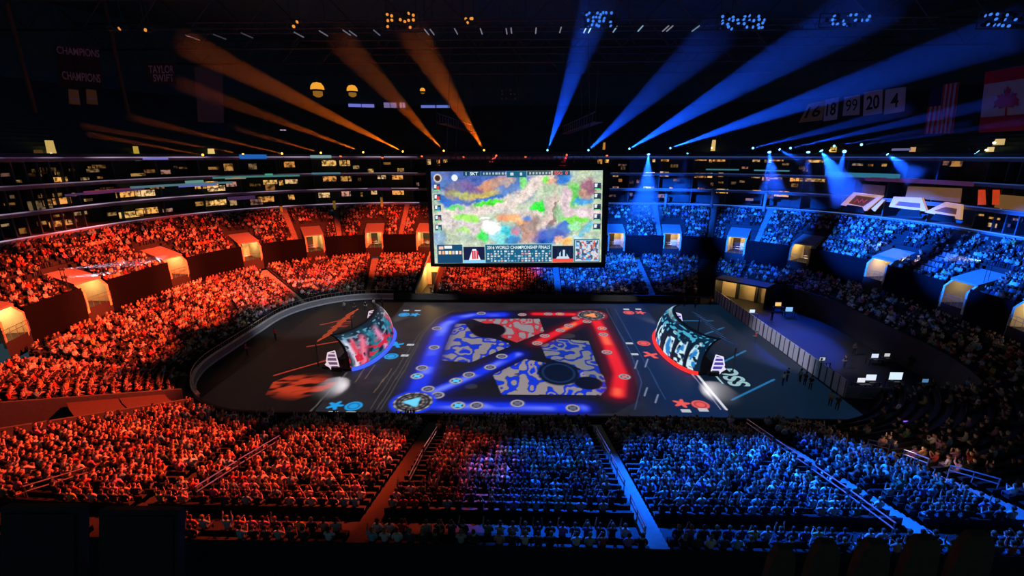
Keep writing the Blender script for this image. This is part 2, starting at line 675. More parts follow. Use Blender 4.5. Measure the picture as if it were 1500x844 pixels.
part(MB().lathe([(0, 0), (.2, .02), (.2, .1), (0, .12)], 10, P(8.6, 0, 4.0)), 'lamp', M_LAMP, root)
point_light('tunnel_light', P(7.6, .3, 3.6), 500, (1, .62, .22))

pr = on_ring(1097, 412, 8.0)
qr = q_of(pr.x, pr.y)
p, n, t = local_frame(qr, 8.1)
root = empty('service_opening', (p.x, p.y, 0), 'wide warm-lit service opening with a green exit sign beyond the white barrier', 'opening')
P = lambda a, b, z: (p + n * a + t * b) + Vector((0, 0, z))
part(MB().prism([P(-.9, -4, 0), P(-.9, 4, 0), P(-.9, 4, 3.4), P(-.9, -4, 3.4)], n * .2), 'back_wall', M_CREAM, root)
part(MB().prism([P(-4.2, -4.2, 3.4), P(-4.2, 4.2, 3.4), P(-.7, 4.2, 3.4), P(-.7, -4.2, 3.4)], Vector((0, 0, .25))), 'canopy', M_BLACK, root)
for b in (-4.1, 4.1): part(MB().prism([P(-4.2, b - .1, 0), P(-4.2, b + .1, 0), P(-.8, b + .1, 0), P(-.8, b - .1, 0)], Vector((0, 0, 3.4))), 'side_wall', M_BLACK, root)
for b in (-1.9, 1.2): part(MB().prism([P(-1.6, b - .22, 0), P(-1.6, b + .22, 0), P(-1.1, b + .22, 0), P(-1.1, b - .22, 0)], Vector((0, 0, 3.4))), 'pillar', M_BLACK, root)
ex = part(MB().prism([P(-1.7, .0, 2.75), P(-1.7, .9, 2.75), P(-1.7, .9, 3.15), P(-1.7, .0, 3.15)], n * .08), 'exit_sign', glow('exit_green', (70, 235, 90), 1.2), root)
point_light('service_light', P(-2.6, -1.5, 3.0), 150, (1, .62, .25))
point_light('service_light', P(-2.6, 2.4, 3.0), 190, (1, .62, .25))

# suite windows, each lit room front its own opening
WIN = """26 266 8 4 5,88 263 14 7 10,125 262 8 4 6,147 260 5 3 5,203 256 12 4 6,243 252 8 6 6,60 301 20 14 3,85 295 24 9 10,130 293 8 4 6,188 284 20 9 10,213 283 16 9 10,203 296 8 3 5,193 314 20 9 9,216 309 18 9 10,
246 308 8 5 6,90 327 20 8 9,62 327 8 5 5,335 245 8 10 7,370 244 8 8 4,424 241 12 8 8,482 239 18 8 9,303 271 18 10 10,317 276 14 8 10,339 270 9 7 7,397 267 16 6 9,411 268 6 7 10,427 266 14 6 9,483 262 17 7 9,
317 297 16 8 10,300 298 14 6 6,342 297 6 8 6,390 292 16 8 9,376 296 12 8 4,427 289 7 7 9,475 286 14 7 9,396 275 10 8 5,505 239 14 8 8,507 262 14 7 7,559 259 12 6 9,582 259 16 8 10,543 250 8 5 7,507 284 12 7 8,
548 282 8 6 8,583 281 17 9 10,587 249 10 5 6,530 285 3 6 5,628 237 6 8 8,642 238 5 8 9,652 236 6 7 9,627 279 3 8 7,612 270 4 5 4,879 236 7 8 8,889 235 6 7 10,974 233 12 7 8,958 235 4 5 9,1027 232 15 7 8,
1041 235 4 6 10,1053 233 16 7 8,1108 233 8 8 7,888 257 5 6 8,902 256 8 6 8,951 255 16 5 13,973 255 13 7 9,1026 257 15 7 8,1040 257 6 7 9,1056 256 6 6 7,1107 258 10 6 7,888 277 5 6 8,902 276 9 5 8,
950 276 15 5 13,983 277 5 6 8,1027 277 9 4 7,1058 280 14 6 10,1108 281 10 5 9,1125 235 7 6 9,1137 232 15 8 9,1194 234 15 8 9,1122 261 8 7 10,1136 259 14 7 8,1164 263 9 6 10,1187 262 25 8 8,1142 284 18 8 10,
1256 241 8 3 6,1275 242 4 3 6,1295 242 4 4 6,1400 240 10 8 6,1386 239 6 6 4,1463 306 5 5 10,1436 315 6 3 7,1456 320 10 3 8,1453 330 8 6 8,1490 322 8 3 7,1475 330 5 4 6,36 338 8 8 4,8 330 7 4 5"""
WARM = [(255, 196, 108), (250, 178, 88), (255, 206, 140), (240, 160, 80)]
wr = np.random.default_rng(19)
extra = []  # random dim windows added for small warm specks in the suites
while len(extra) < 60:
    qq, lv = wr.uniform(6.05, 11.05), int(wr.integers(0, 3))
    P_ = at_q(qq, 24.9, LEVEL_Z[lv] + wr.uniform(.9, 2.0))
    ex, ey, ez = proj(P_[:])
    if not (0 < ex < 1210) or 615 < ex < 895 or any(abs(float(o.split()[0]) - ex) < 14 and abs(float(o.split()[1]) - ey) < 8 for o in WIN.replace('\n', '').split(',')): continue
    extra.append('%.1f %.1f %.1f %.1f %d' % (ex, ey, wr.uniform(3, 12), wr.uniform(2.5, 5.5), wr.integers(2, 6)))
for k, w in enumerate(WIN.replace('\n', '').split(',') + extra):
    x, y, ww, hh, br = map(float, w.split())
    c = on_ring(x, y, 24.9)
    q = q_of(c.x, c.y)
    p, n, t = local_frame(q, 24.9)
    mpp = (c - EYE).dot(CM @ Vector((0, 0, -1))) / FPX
    W, H = ww * mpp / max(.55, abs(t.dot(CM @ Vector((1, 0, 0))))), hh * mpp
    rgb = (235, 232, 255) if br > 12 else ((245, 175, 150) if k % 9 == 5 else WARM[k % 4])
    b = br / 10
    base = lin(rgb)
    m = mat('suite_glow_%d' % k, (.05, .04, .03), .5, 0, base, 1.0 * b * b + .05)
    # uneven interior: noise breaks the lit back wall into people and furniture
    nt = m.node_tree
    nz = nt.nodes.new('ShaderNodeTexNoise')
    nz.inputs['Scale'].default_value = 1.6
    tc = nt.nodes.new('ShaderNodeTexCoord')
    rp = nt.nodes.new('ShaderNodeValToRGB')
    rp.color_ramp.elements[0].position, rp.color_ramp.elements[1].position = .40, .56
    rp.color_ramp.elements[0].color = (*[v * .12 for v in base], 1)
    rp.color_ramp.elements[1].color = (*base, 1)
    nt.links.new(tc.outputs['Object'], nz.inputs['Vector'])
    nt.links.new(nz.outputs['Fac'], rp.inputs[0])
    nt.links.new(rp.outputs[0], nt.nodes['Principled BSDF'].inputs['Emission Color'])
    Q = lambda a, b_, z: p + n * a + t * b_ + Vector((0, 0, c.z + z))
    pane = MB().prism([Q(.12, -W / 2, -H / 2), Q(.12, W / 2, -H / 2), Q(.12, W / 2, H / 2), Q(.12, -W / 2, H / 2)], n * .1)
    fr = MB()
    for a, b_, c_, d_ in ((-W / 2 - .06, W / 2 + .06, -H / 2 - .08, -H / 2), (-W / 2 - .06, W / 2 + .06, H / 2, H / 2 + .08), (-W / 2 - .08, -W / 2, -H / 2, H / 2), (W / 2, W / 2 + .08, -H / 2, H / 2)):
        fr.prism([Q(0, a, c_), Q(0, b_, c_), Q(0, b_, d_), Q(0, a, d_)], n * .25)
    f = struct(fr.build('window_%d' % (k + 1), M_BLACK))
    pane.build('pane', m, f)
# ------------------------------------------------------------------ stage floor
M_FLOORPIC = attr_mat('stage_projection', 1.0, (0.03, 0.031, 0.034), 0.5)  # projector light on the floor, painted as emission colours
FX0, FX1, FY0, FY1 = -33.0, 32.6, 39.5, 74.5


def W2(px, py):
    p = on_z(px, py, 0.1)
    return (p.x, p.y)


def paint_floor(nx, ny):
    X, Y = np.meshgrid(np.linspace(FX0, FX1, nx), np.linspace(FY0, FY1, ny))
    img = np.zeros((ny, nx, 3))
    L0, L1 = W2(458, 606), W2(586, 452)
    R0, R1 = W2(1062, 600), W2(944, 450)
    sheet = [(L0[0], 39.0), L0, L1, (L1[0], 75), (R1[0], 75), R1, R0, (R0[0], 39.0)]
    inside = in_poly(X, Y, sheet)
    img[:] = np.array(lin((9, 9, 10)))
    blend(img, inside * 1.0, (36, 36, 42))
    n = vnoise(X * .5, Y * .5, 1) * .6 + vnoise(X * 2, Y * 2, 2) * .4
    img *= (.6 + .8 * n)[..., None]
    # tint of blue lamps on the right side, painted into the floor's emission
    k = sstep(9, 16, X) * inside
    blend(img, k * .9, (7, 36, 78))
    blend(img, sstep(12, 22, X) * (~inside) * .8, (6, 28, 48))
    # map square
    sq = [W2(690, 456), W2(660, 458), W2(634, 478), W2(582, 606), W2(900, 606), W2(938, 585), W2(925, 540), W2(893, 452)]
    m = in_poly(X, Y, sq)
    blend(img, m * .85, (17, 18, 32))
    # patterned patches between the lanes
    nb = vnoise(X * 1.02 + 3, Y * .74, 5) * .8 + vnoise(X * 2.2, Y * 1.7, 6) * .2
    ridge = np.abs(nb - .47)
    stone = sstep(.092, .115, ridge) * sstep(.16, .22, nb)
    swirl = sstep(.45, .55, .5 + .5 * np.sin(nb * 22))

    def patch(poly, ground, stonec, amt=1.0):
        mm = in_poly(X, Y, [W2(*p) for p in poly]) * amt
        blend(img, mm, ground)
        blend(img, mm * stone, stonec)
        edge = np.exp(-((ridge - .102) / .014) ** 2)
        blend(img, mm * edge * .7, (18, 20, 60))
    patch([(668, 474), (682, 475), (690, 486), (745, 503), (748, 507), (690, 531), (646, 528), (655, 500)], (16, 50, 200), (138, 130, 136))
    patch([(770, 526), (745, 538), (722, 549), (735, 578), (880, 579), (889, 570), (884, 550), (840, 540)], (16, 54, 214), (146, 136, 140))
    patch([(792, 506), (818, 496), (862, 500), (870, 523), (886, 560), (876, 572), (850, 540), (800, 524)], (20, 50, 170), (120, 120, 128))
    patch([(690, 467), (790, 467), (797, 486), (757, 502), (735, 494), (722, 478)], (190, 50, 60), (146, 134, 142))

    def oval(px, py, rx, ry, c, a=1.0, ring=None):
        cx, cy = W2(px, py)
        ax = abs(W2(px + rx, py)[0] - cx)
        ay = abs(W2(px, py - ry)[1] - cy)
        d = np.hypot((X - cx) / ax, (Y - cy) / ay)
        blend(img, (1 - sstep(.86, 1.0, d)) * a, c)
        if ring: blend(img, np.exp(-((d - ring[0]) / ring[1]) ** 2) * ring[3], ring[2])
    oval(716, 484, 27, 11, (13, 15, 26))
    oval(818, 546, 33, 18, (8, 20, 44), 1, (.7, .05, (30, 60, 110), .6))
    oval(862, 561, 22, 10, (10, 16, 40))
    oval(655, 560, 12, 6, (12, 14, 30), .8)
    for (x, y, w) in ((690, 566, 10), (830, 492, 14), (640, 538, 8)):
        oval(x, y, w, 4, (62, 60, 66), .6)

    def lane(pts, core, glowc, rad, hot):
        p = [W2(*q_) for q_ in pts]
        d = seg_dist(X, Y, p)
        blend(img, np.exp(-(np.maximum(d - rad, 0) / .8) ** 2) * .8, glowc)
        blend(img, 1 - sstep(rad * .35, rad * 1.35, d), core)
        t = vnoise(X * .45, Y * .45, 9)
        blend(img, np.exp(-(d / (rad * .55)) ** 2) * sstep(.45, .8, t) * .75, hot)
    B, BG, BH = (22, 52, 235), (10, 22, 120), (120, 140, 255)
    lane([(735, 461), (692, 462), (668, 466), (652, 476), (643, 494), (632, 522), (622, 547), (612, 570), (605, 590)], B, BG, 1.1, BH)
    lane([(606, 592), (660, 595), (760, 596), (853, 598)], B, BG, .85, BH)
    lane([(612, 584), (650, 568), (700, 547), (758, 519)], B, BG, .8, BH)
    Rr, RG, RH = (235, 32, 44), (96, 10, 26), (255, 120, 80)
    lane([(784, 460), (868, 461)], Rr, RG, .7, RH)
    lane([(787, 502), (826, 482), (866, 464)], Rr, RG, .75, (255, 140, 70))
    lane([(871, 466), (884, 490), (897, 518), (909, 548), (905, 578)], Rr, RG, .85, RH)

    def node(px, py, c, r=1.0):
        cx, cy = W2(px, py)
        d = np.hypot(X - cx, Y - cy)
        blend(img, 1 - sstep(r * .95, r * 1.08, d), (30, 28, 40))
        blend(img, np.exp(-((d - r * .82) / (r * .14)) ** 2), (178, 172, 182))
        a = np.arctan2(Y - cy, X - cx)
        blend(img, (1 - sstep(r * .45, r * .6, d * (1 + .3 * np.cos(4 * a)))), c)
    G, CY_ = (96, 100, 128), (84, 196, 250)
    for x, y in ((705, 459), (640, 481), (636, 509), (618, 539), (641, 579), (627, 570), (687, 549), (718, 538), (735, 522), (698, 594), (758, 591), (839, 598)): node(x, y, G, .72)
    for x, y in ((611, 551), (668, 558), (671, 594)): node(x, y, CY_, .75)
    for x, y in ((765, 461), (803, 460), (844, 466), (860, 471), (833, 477), (821, 484), (798, 492), (787, 503), (884, 490), (889, 516), (915, 552)): node(x, y, (200, 120, 120), .68)
    for x, y in ((820, 460), (882, 481)): node(x, y, (255, 130, 80), .68)

    def base(px, py, r, core, glowc):
        cx, cy = W2(px, py)
        d = np.hypot(X - cx, Y - cy)
        blend(img, (1 - sstep(r, r * 1.25, d)), glowc)
        blend(img, 1 - sstep(r * .95, r, d), (26, 26, 34))
        for rr, w, c in ((.9, .05, (170, 168, 175)), (.68, .05, (110, 108, 116)), (.5, .06, (150, 140, 130))):
            a = np.arctan2(Y - cy, X - cx)
            blend(img, np.exp(-((d / r - rr) / w) ** 2) * (.65 + .35 * np.sign(np.cos(a * 12))), c)
        a = np.arctan2(Y - cy, X - cx)
        blend(img, 1 - sstep(.28, .42, d / r * (1 + .25 * np.cos(3 * a))), core)
    base(605, 589, 2.05, (110, 215, 255), (18, 60, 240))
    base(866, 462, 2.2, (255, 150, 90), (150, 20, 40))

    # small floor emblems, written generically: blobs and rings
    def emblem(px, py, c, kind, r=.9):
        cx, cy = W2(px, py)
        dx, dy = X - cx, Y - cy
        d, a = np.hypot(dx, dy), np.arctan2(dy, dx)
        if kind == 'ring':
            mk = (1 - sstep(r * .9, r, d)) * (1 - .7 * np.exp(-((d - r * .6) / (r * .1)) ** 2))
        elif kind == 'flower':
            mk = 1 - sstep(.85, 1, d / (r * (.75 + .3 * np.cos(5 * a))))
        else:
            mk = np.maximum((np.abs(dx + .5 * dy) < r * .3) & (np.abs(dy) < r * 1.1), (np.abs(dx) < r) & (np.abs(dy - .4 * dx) < r * .28)) * 1.0
        blend(img, mk * .95, c)
    CY2, CO = (26, 158, 232), (240, 92, 84)
    for x, y, k in ((592, 461, 'ring'), (608, 461, 'flower'), (581, 505, 'cross'), (573, 522, 'ring'), (491, 594, 'flower'), (518, 595, 'ring')): emblem(x, y, CY2, k)
    for x, y, k in ((921, 458, 'ring'), (938, 458, 'flower'), (943, 503, 'ring'), (953, 520, 'cross'), (998, 591, 'flower'), (1026, 593, 'ring')): emblem(x, y, CO, k)
    for x, y in ((601, 505), (593, 521), (922, 503), (930, 519), (487, 605), (513, 605), (1005, 602), (1031, 601), (595, 455), (612, 455), (917, 453), (935, 453)):
        cx, cy = W2(x, y)
        blend(img, ((np.abs(X - cx) < .45) & (np.abs(Y - cy) < .28)) * .8, (205, 210, 220))

    # thin projected lines running with the lanes, and the two sheet edges
    def stroke(pts, w, c, a=.7):
        d = seg_dist(X, Y, [W2(*p) for p in pts])
        blend(img, (1 - sstep(w * .6, w, d)) * a, c)
    stroke([(452, 606), (508, 546)], .12, (110, 104, 106), .5)
    stroke([(1018, 545), (1064, 600)], .16, (225, 225, 235), .9)
    stroke([(1012, 546), (1056, 600)], .08, (160, 165, 190), .7)
    for off in (0, 6, 16):
        stroke([(558 - off, 600), (594 - off * .8, 540), (620 - off * .4, 490), (640, 466), (665, 455)], .07, (92, 88, 92), .5)
    stroke([(888, 452), (925, 520), (940, 560), (930, 600)], .07, (70, 95, 150), .5)
    stroke([(900, 452), (950, 540), (975, 585)], .07, (60, 88, 140), .5)
    for x, y in ((944, 580), (960, 590), (930, 540), (945, 538)): stroke([(x, y), (x + 4, y - 12)], .1, (150, 165, 200), .6)
    for x, y in ((520, 560), (535, 555), (548, 575), (560, 560)): stroke([(x, y), (x + 14, y - 20)], .07, (150, 120, 90), .4)

    # projected orange light painted as a brushed mark, left; thin blue lines, right
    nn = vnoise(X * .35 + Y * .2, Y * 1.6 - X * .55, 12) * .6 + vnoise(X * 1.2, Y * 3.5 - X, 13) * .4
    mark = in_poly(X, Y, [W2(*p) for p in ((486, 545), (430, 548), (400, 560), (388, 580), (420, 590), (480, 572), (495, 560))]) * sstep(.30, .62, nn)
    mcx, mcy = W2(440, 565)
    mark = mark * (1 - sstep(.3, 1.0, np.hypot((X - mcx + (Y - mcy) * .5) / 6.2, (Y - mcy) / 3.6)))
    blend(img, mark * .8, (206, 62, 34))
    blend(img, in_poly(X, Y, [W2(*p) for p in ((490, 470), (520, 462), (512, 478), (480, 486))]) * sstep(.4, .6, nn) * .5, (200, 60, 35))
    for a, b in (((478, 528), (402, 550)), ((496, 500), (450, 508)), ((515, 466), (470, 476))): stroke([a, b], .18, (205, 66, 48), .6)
    for a, b in (((1030, 545), (1092, 514)), ((1072, 586), (1134, 556)), ((1026, 492), (1060, 480)), ((1000, 470), (1044, 470))): stroke([a, b], .16, (40, 130, 190), .7)
    return img


NXF, NYF = 640, 360
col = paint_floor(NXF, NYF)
stage = empty('stage_floor', (0, 57, 0.02), 'wide black arena stage floor lit with projected blue and red lanes', 'stage floor')
bs = MB().box(((FX0 + FX1) / 2, (FY0 + FY1) / 2, .055), (FX1 - FX0 + .5, FY1 - FY0 + .5, .07))
part(bs, 'platform', M_BLACK, stage)
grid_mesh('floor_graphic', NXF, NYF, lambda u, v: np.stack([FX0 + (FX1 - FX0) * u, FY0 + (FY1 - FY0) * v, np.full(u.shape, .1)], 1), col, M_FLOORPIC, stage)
# projected team letters, built as glowing meshes on the floor at the blue end
a0, a1 = on_z(1088, 566, .11), on_z(1062, 540, .11)
ht = 2.3
lettering('SSG', 'floor_lettering', glow('floor_letter_white', (170, 214, 222), .75), lambda u, v: Vector((a0.x + .1 - v * ht + .9, a0.y + (a1.y - a0.y) * u, .112)), stage, bold=.03)
part(MB().box((a0.x - 1.9, (a0.y * .66 + a1.y * .34), .112), (.22, abs(a1.y - a0.y) * .45, .01)), 'underline_bar', MATS['floor_letter_white'], stage)

# ------------------------------------------------------------------ player booths
def make_booth(sg):
    """sg -1: left booth facing the centre, +1: its mirror image"""
    blue = sg < 0
    ya, yb, xb, bulge = 48.3, 62.4, 20.25 * sg, 2.9
    words = ('curved player booth with pink and teal figures above a blue light ring' if blue else 'curved player booth with cyan and white figures above a red light ring')
    root = empty('player_booth', (xb, (ya + yb) / 2, .1), words, 'player booth')

    def base(u):
        a = (u - .5) * PI * .92
        return Vector((xb - sg * bulge * math.cos(a) / 1 + 0 * u, (ya + yb) / 2 + (yb - ya) / 2 * math.sin(a) / math.sin(PI * .46), 0))

    def shell(u, v, off=0.0):
        p = base(u)
        a = v * R(82)
        return Vector((p.x + sg * (2.3 * (1 - math.cos(a)) + off), p.y + (( (ya + yb) / 2) - p.y) * .10 * v, .55 + 3.75 * math.sin(a)))
    nu, nv = 200, 90
    U, V = np.meshgrid(np.linspace(0, 1, nu), np.linspace(0, 1, nv))
    img = np.zeros((nv, nu, 3))
    n1 = vnoise(U * 34, V * 18, 21 if blue else 31)
    n2 = vnoise(U * 14 + 4, V * 8, 22 if blue else 32)
    if blue:
        img[:] = np.array(lin((14, 34, 52)))
        blend(img, sstep(.5, .72, n2) * sstep(1, .5, V), (24, 110, 130))
        blend(img, sstep(.62, .72, n1) * (V > .35) * (V < .9), (88, 150, 180))
        for u0, c in ((.06, (228, 224, 245)), (.13, (235, 70, 92)), (.2, (240, 120, 150)), (.3, (40, 120, 140)), (.42, (228, 140, 180)), (.55, (24, 120, 150)), (.68, (222, 60, 92)), (.78, (235, 190, 220)), (.88, (225, 90, 120)), (.95, (120, 190, 230))):
            w = .022 + .02 * vnoise(V * 6 + u0 * 40, V * 0 + u0 * 9, 3)
            blend(img, np.exp(-((U - u0 - .03 * np.sin(V * 5 + u0 * 20)) / w) ** 2) * (1 - sstep(.5, .8, V)) * sstep(.25, .5, n1 + .2), c)
        blend(img, sstep(.62, .72, n1) * (1 - sstep(.2, .45, V)), (210, 36, 60))
    else:
        img[:] = np.array(lin((10, 36, 62)))
        for u0 in (.1, .24, .38, .55, .72, .88):
            w = .055
            arch = ((U - u0) / w) ** 2 + ((V - .1) / .62) ** 2
            blend(img, (1 - sstep(.7, 1.0, arch)) * sstep(.32, .55, n1), (206, 240, 250))
            blend(img, (1 - sstep(.2, .6, arch)) * sstep(.5, .6, n2), (30, 130, 205))
            blend(img, np.exp(-((U - u0 - w * 1.15) / .009) ** 2) * (V < .7), (6, 14, 28))
        blend(img, sstep(.6, .72, n1) * (V > .5), (70, 170, 205))
        blend(img, sstep(.4, .9, U) * (V > .82) * .9, (170, 210, 215))
    blend(img, sstep(.93, .97, V), (12, 16, 24))
    blend(img, sstep(.985, 1, U) * .9, (14, 16, 26))

    def pos(u, v):
        return np.array([shell(a, b)[:] for a, b in zip(u, v)])
    grid_mesh('curved_screen', nu, nv, pos, img, attr_mat('booth_picture', 1.0, (.02, .02, .025), .4), root)
    # back skin of the shell, so that the wall has thickness
    mb = MB()
    k, l = 24, 10
    vs = [shell(i / k, j / l, .28) for j in range(l + 1) for i in range(k + 1)]
    mb.add(vs, [(j * (k + 1) + i, j * (k + 1) + i + 1, (j + 1) * (k + 1) + i + 1, (j + 1) * (k + 1) + i) for j in range(l) for i in range(k)])
    part(mb, 'back_shell', M_BLACK, root)
    mb = MB()
    for (u0) in (0, 1):
        e0 = [shell(u0, j / l) for j in range(l + 1)] + [shell(u0, j / l, .28) for j in range(l, -1, -1)]
        mb.prism(e0, (0, .05 * (1 if u0 else -1), 0))
    t0 = [shell(i / k, 1) for i in range(k + 1)] + [shell(i / k, 1, .28) for i in range(k, -1, -1)]
    mb.prism(t0, (0, 0, .06))
    part(mb, 'edge_trim', M_BLACK, root)
    # glowing ring at the foot
    mb = MB()
    mb.tube([base(i / 32) + Vector((-sg * .15, 0, .32)) for i in range(33)], .23, 8)
    part(mb, 'light_ring', glow('ring_blue', (60, 90, 255), 1.3) if blue else glow('ring_red', (255, 46, 40), 1.3), root, True)
    mb = MB()
    pl = [base(i / 24) + Vector((0, 0, .1)) for i in range(25)] + [Vector((xb + sg * 3.2, yb - .6, .1)), Vector((xb + sg * 3.2, ya + .6, .1))]
    mb.prism(pl, (0, 0, .22))
    part(mb, 'plinth', M_BLACK, root)
    # striped end panels and sloping wing bars
    pc = glow('panel_white_pink', (240, 214, 226), .9) if blue else glow('panel_white_violet', (232, 226, 255), 1.0)
    pd = mat('panel_mauve', (.16, .10, .20), .5, 0, lin((120, 96, 130)) if blue else lin((84, 70, 190)), .5) if blue else mat('panel_violet', (.12, .08, .3), .5, 0, lin((84, 70, 190)), .6)
    for yy, nm in ((ya - .25, 0), (yb + .1, 1)):
        X = lambda a, z: Vector((xb + sg * a, yy, z))
        f = MB()
        poly = [X(.75, .5), X(1.75, .5), X(2.15, 1.5), X(1.9, 2.5), X(1.1, 2.75)]
        f.prism(poly, (0, .14, 0))
        ep = part(f, 'end_panel', pd, root)
        s_ = MB()
        for (a, b) in ((0, 1), (1, 2), (2, 3), (3, 4), (4, 0)):
            p, q_ = poly[a], poly[b]
            s_.tube([p + Vector((0, -.06, 0)), q_ + Vector((0, -.06, 0))], .07, 6)
        for h in (.95, 1.45, 1.95, 2.4):
            s_.tube([X(.85 + .14 * (h - .5), h) + Vector((0, -.06, 0)), X(1.9 + .2 * (1 - abs(h - 1.5)), h) + Vector((0, -.06, 0))], .075, 6)
        st = s_.build('light_strips', pc)
        st.parent = ep
        st.matrix_parent_inverse = Matrix.Translation(-(ep.location + root.location))
        w = MB()
        w.prism([X(1.1, .33), X(1.5, .33), X(2.45, 1.0), X(2.25, 1.25)], (0, .25, 0))
        part(w, 'wing_bar', pc, root)
        d = MB()
        d.box((xb + sg * 1.0, yy - .1, .55), (1.2, .5, .5))
        lb = part(d, 'lamp_box', M_BLACK, root)
    # slatted roof behind the screen
    for i in range(7):
        y = ya + 2.4 + i * 1.5
        m_ = MB().box((xb + sg * 3.3, y, 3.3 - .0 * i), (1.9, .55, .12), M=Matrix.Rotation(R(28) * sg, 3, 'Y'))
        part(m_, 'roof_slat', glow('slat_orange', (214, 84, 50), .55) if blue else glow('slat_blue', (24, 60, 110), .5), root)
    for y in (ya + 1.2, yb - 1.6):
        part(MB().tube([(xb + sg * 3.9, y, .1), (xb + sg * 3.9, y, 3.0)], .08, 6), 'back_post', M_STEEL, root)
    part(MB().box((xb + sg * 2.2, (ya + yb) / 2, .75), (1.0, 9.5, .08)).box((xb + sg * 2.2, (ya + yb) / 2 - 4.2, .45), (.8, .1, .6)).box((xb + sg * 2.2, (ya + yb) / 2 + 4.2, .45), (.8, .1, .6)), 'desk', M_GREYWALL, root)
    # the lamps at both ends that throw white pools on the floor
    for loc, tgt, pw, ang in (((xb + sg * .2, ya - .9, 2.6), (xb + sg * .3, ya - 2.9, 0), 2600, 62), ((xb - sg * .2, yb + .3, 1.2), (xb - sg * 2.6, yb + 8, 0), 2600, 34)):
        spot('booth_light', loc, tgt, pw, (1, .95, .97), ang, .7, .08)
    return root


def spot(name, loc, tgt, power, col, deg, blend_=.3, radius=.15):
    d = bpy.data.lights.new(name, 'SPOT')
    d.energy, d.color, d.spot_size, d.spot_blend, d.shadow_soft_size = power, col, R(deg), blend_, radius
    o = bpy.data.objects.new(name, d)
    C.objects.link(o)
    o.location = loc
    o.rotation_euler = (Vector(tgt) - Vector(loc)).to_track_quat('-Z', 'Y').to_euler()
    return o


make_booth(-1)
make_booth(1)

# ------------------------------------------------------------------ hanging screen
SY = 52.0
bl, br, tr, tl = [on_y(x, y, SY) for x, y in ((637, 386), (880.5, 384), (883, 249.5), (631, 251.5))]
ctr = (bl + br + tr + tl) / 4
hs = empty('hanging_screen', ctr, 'huge four-sided video screen hung above the stage showing a bright green map', 'video screen')


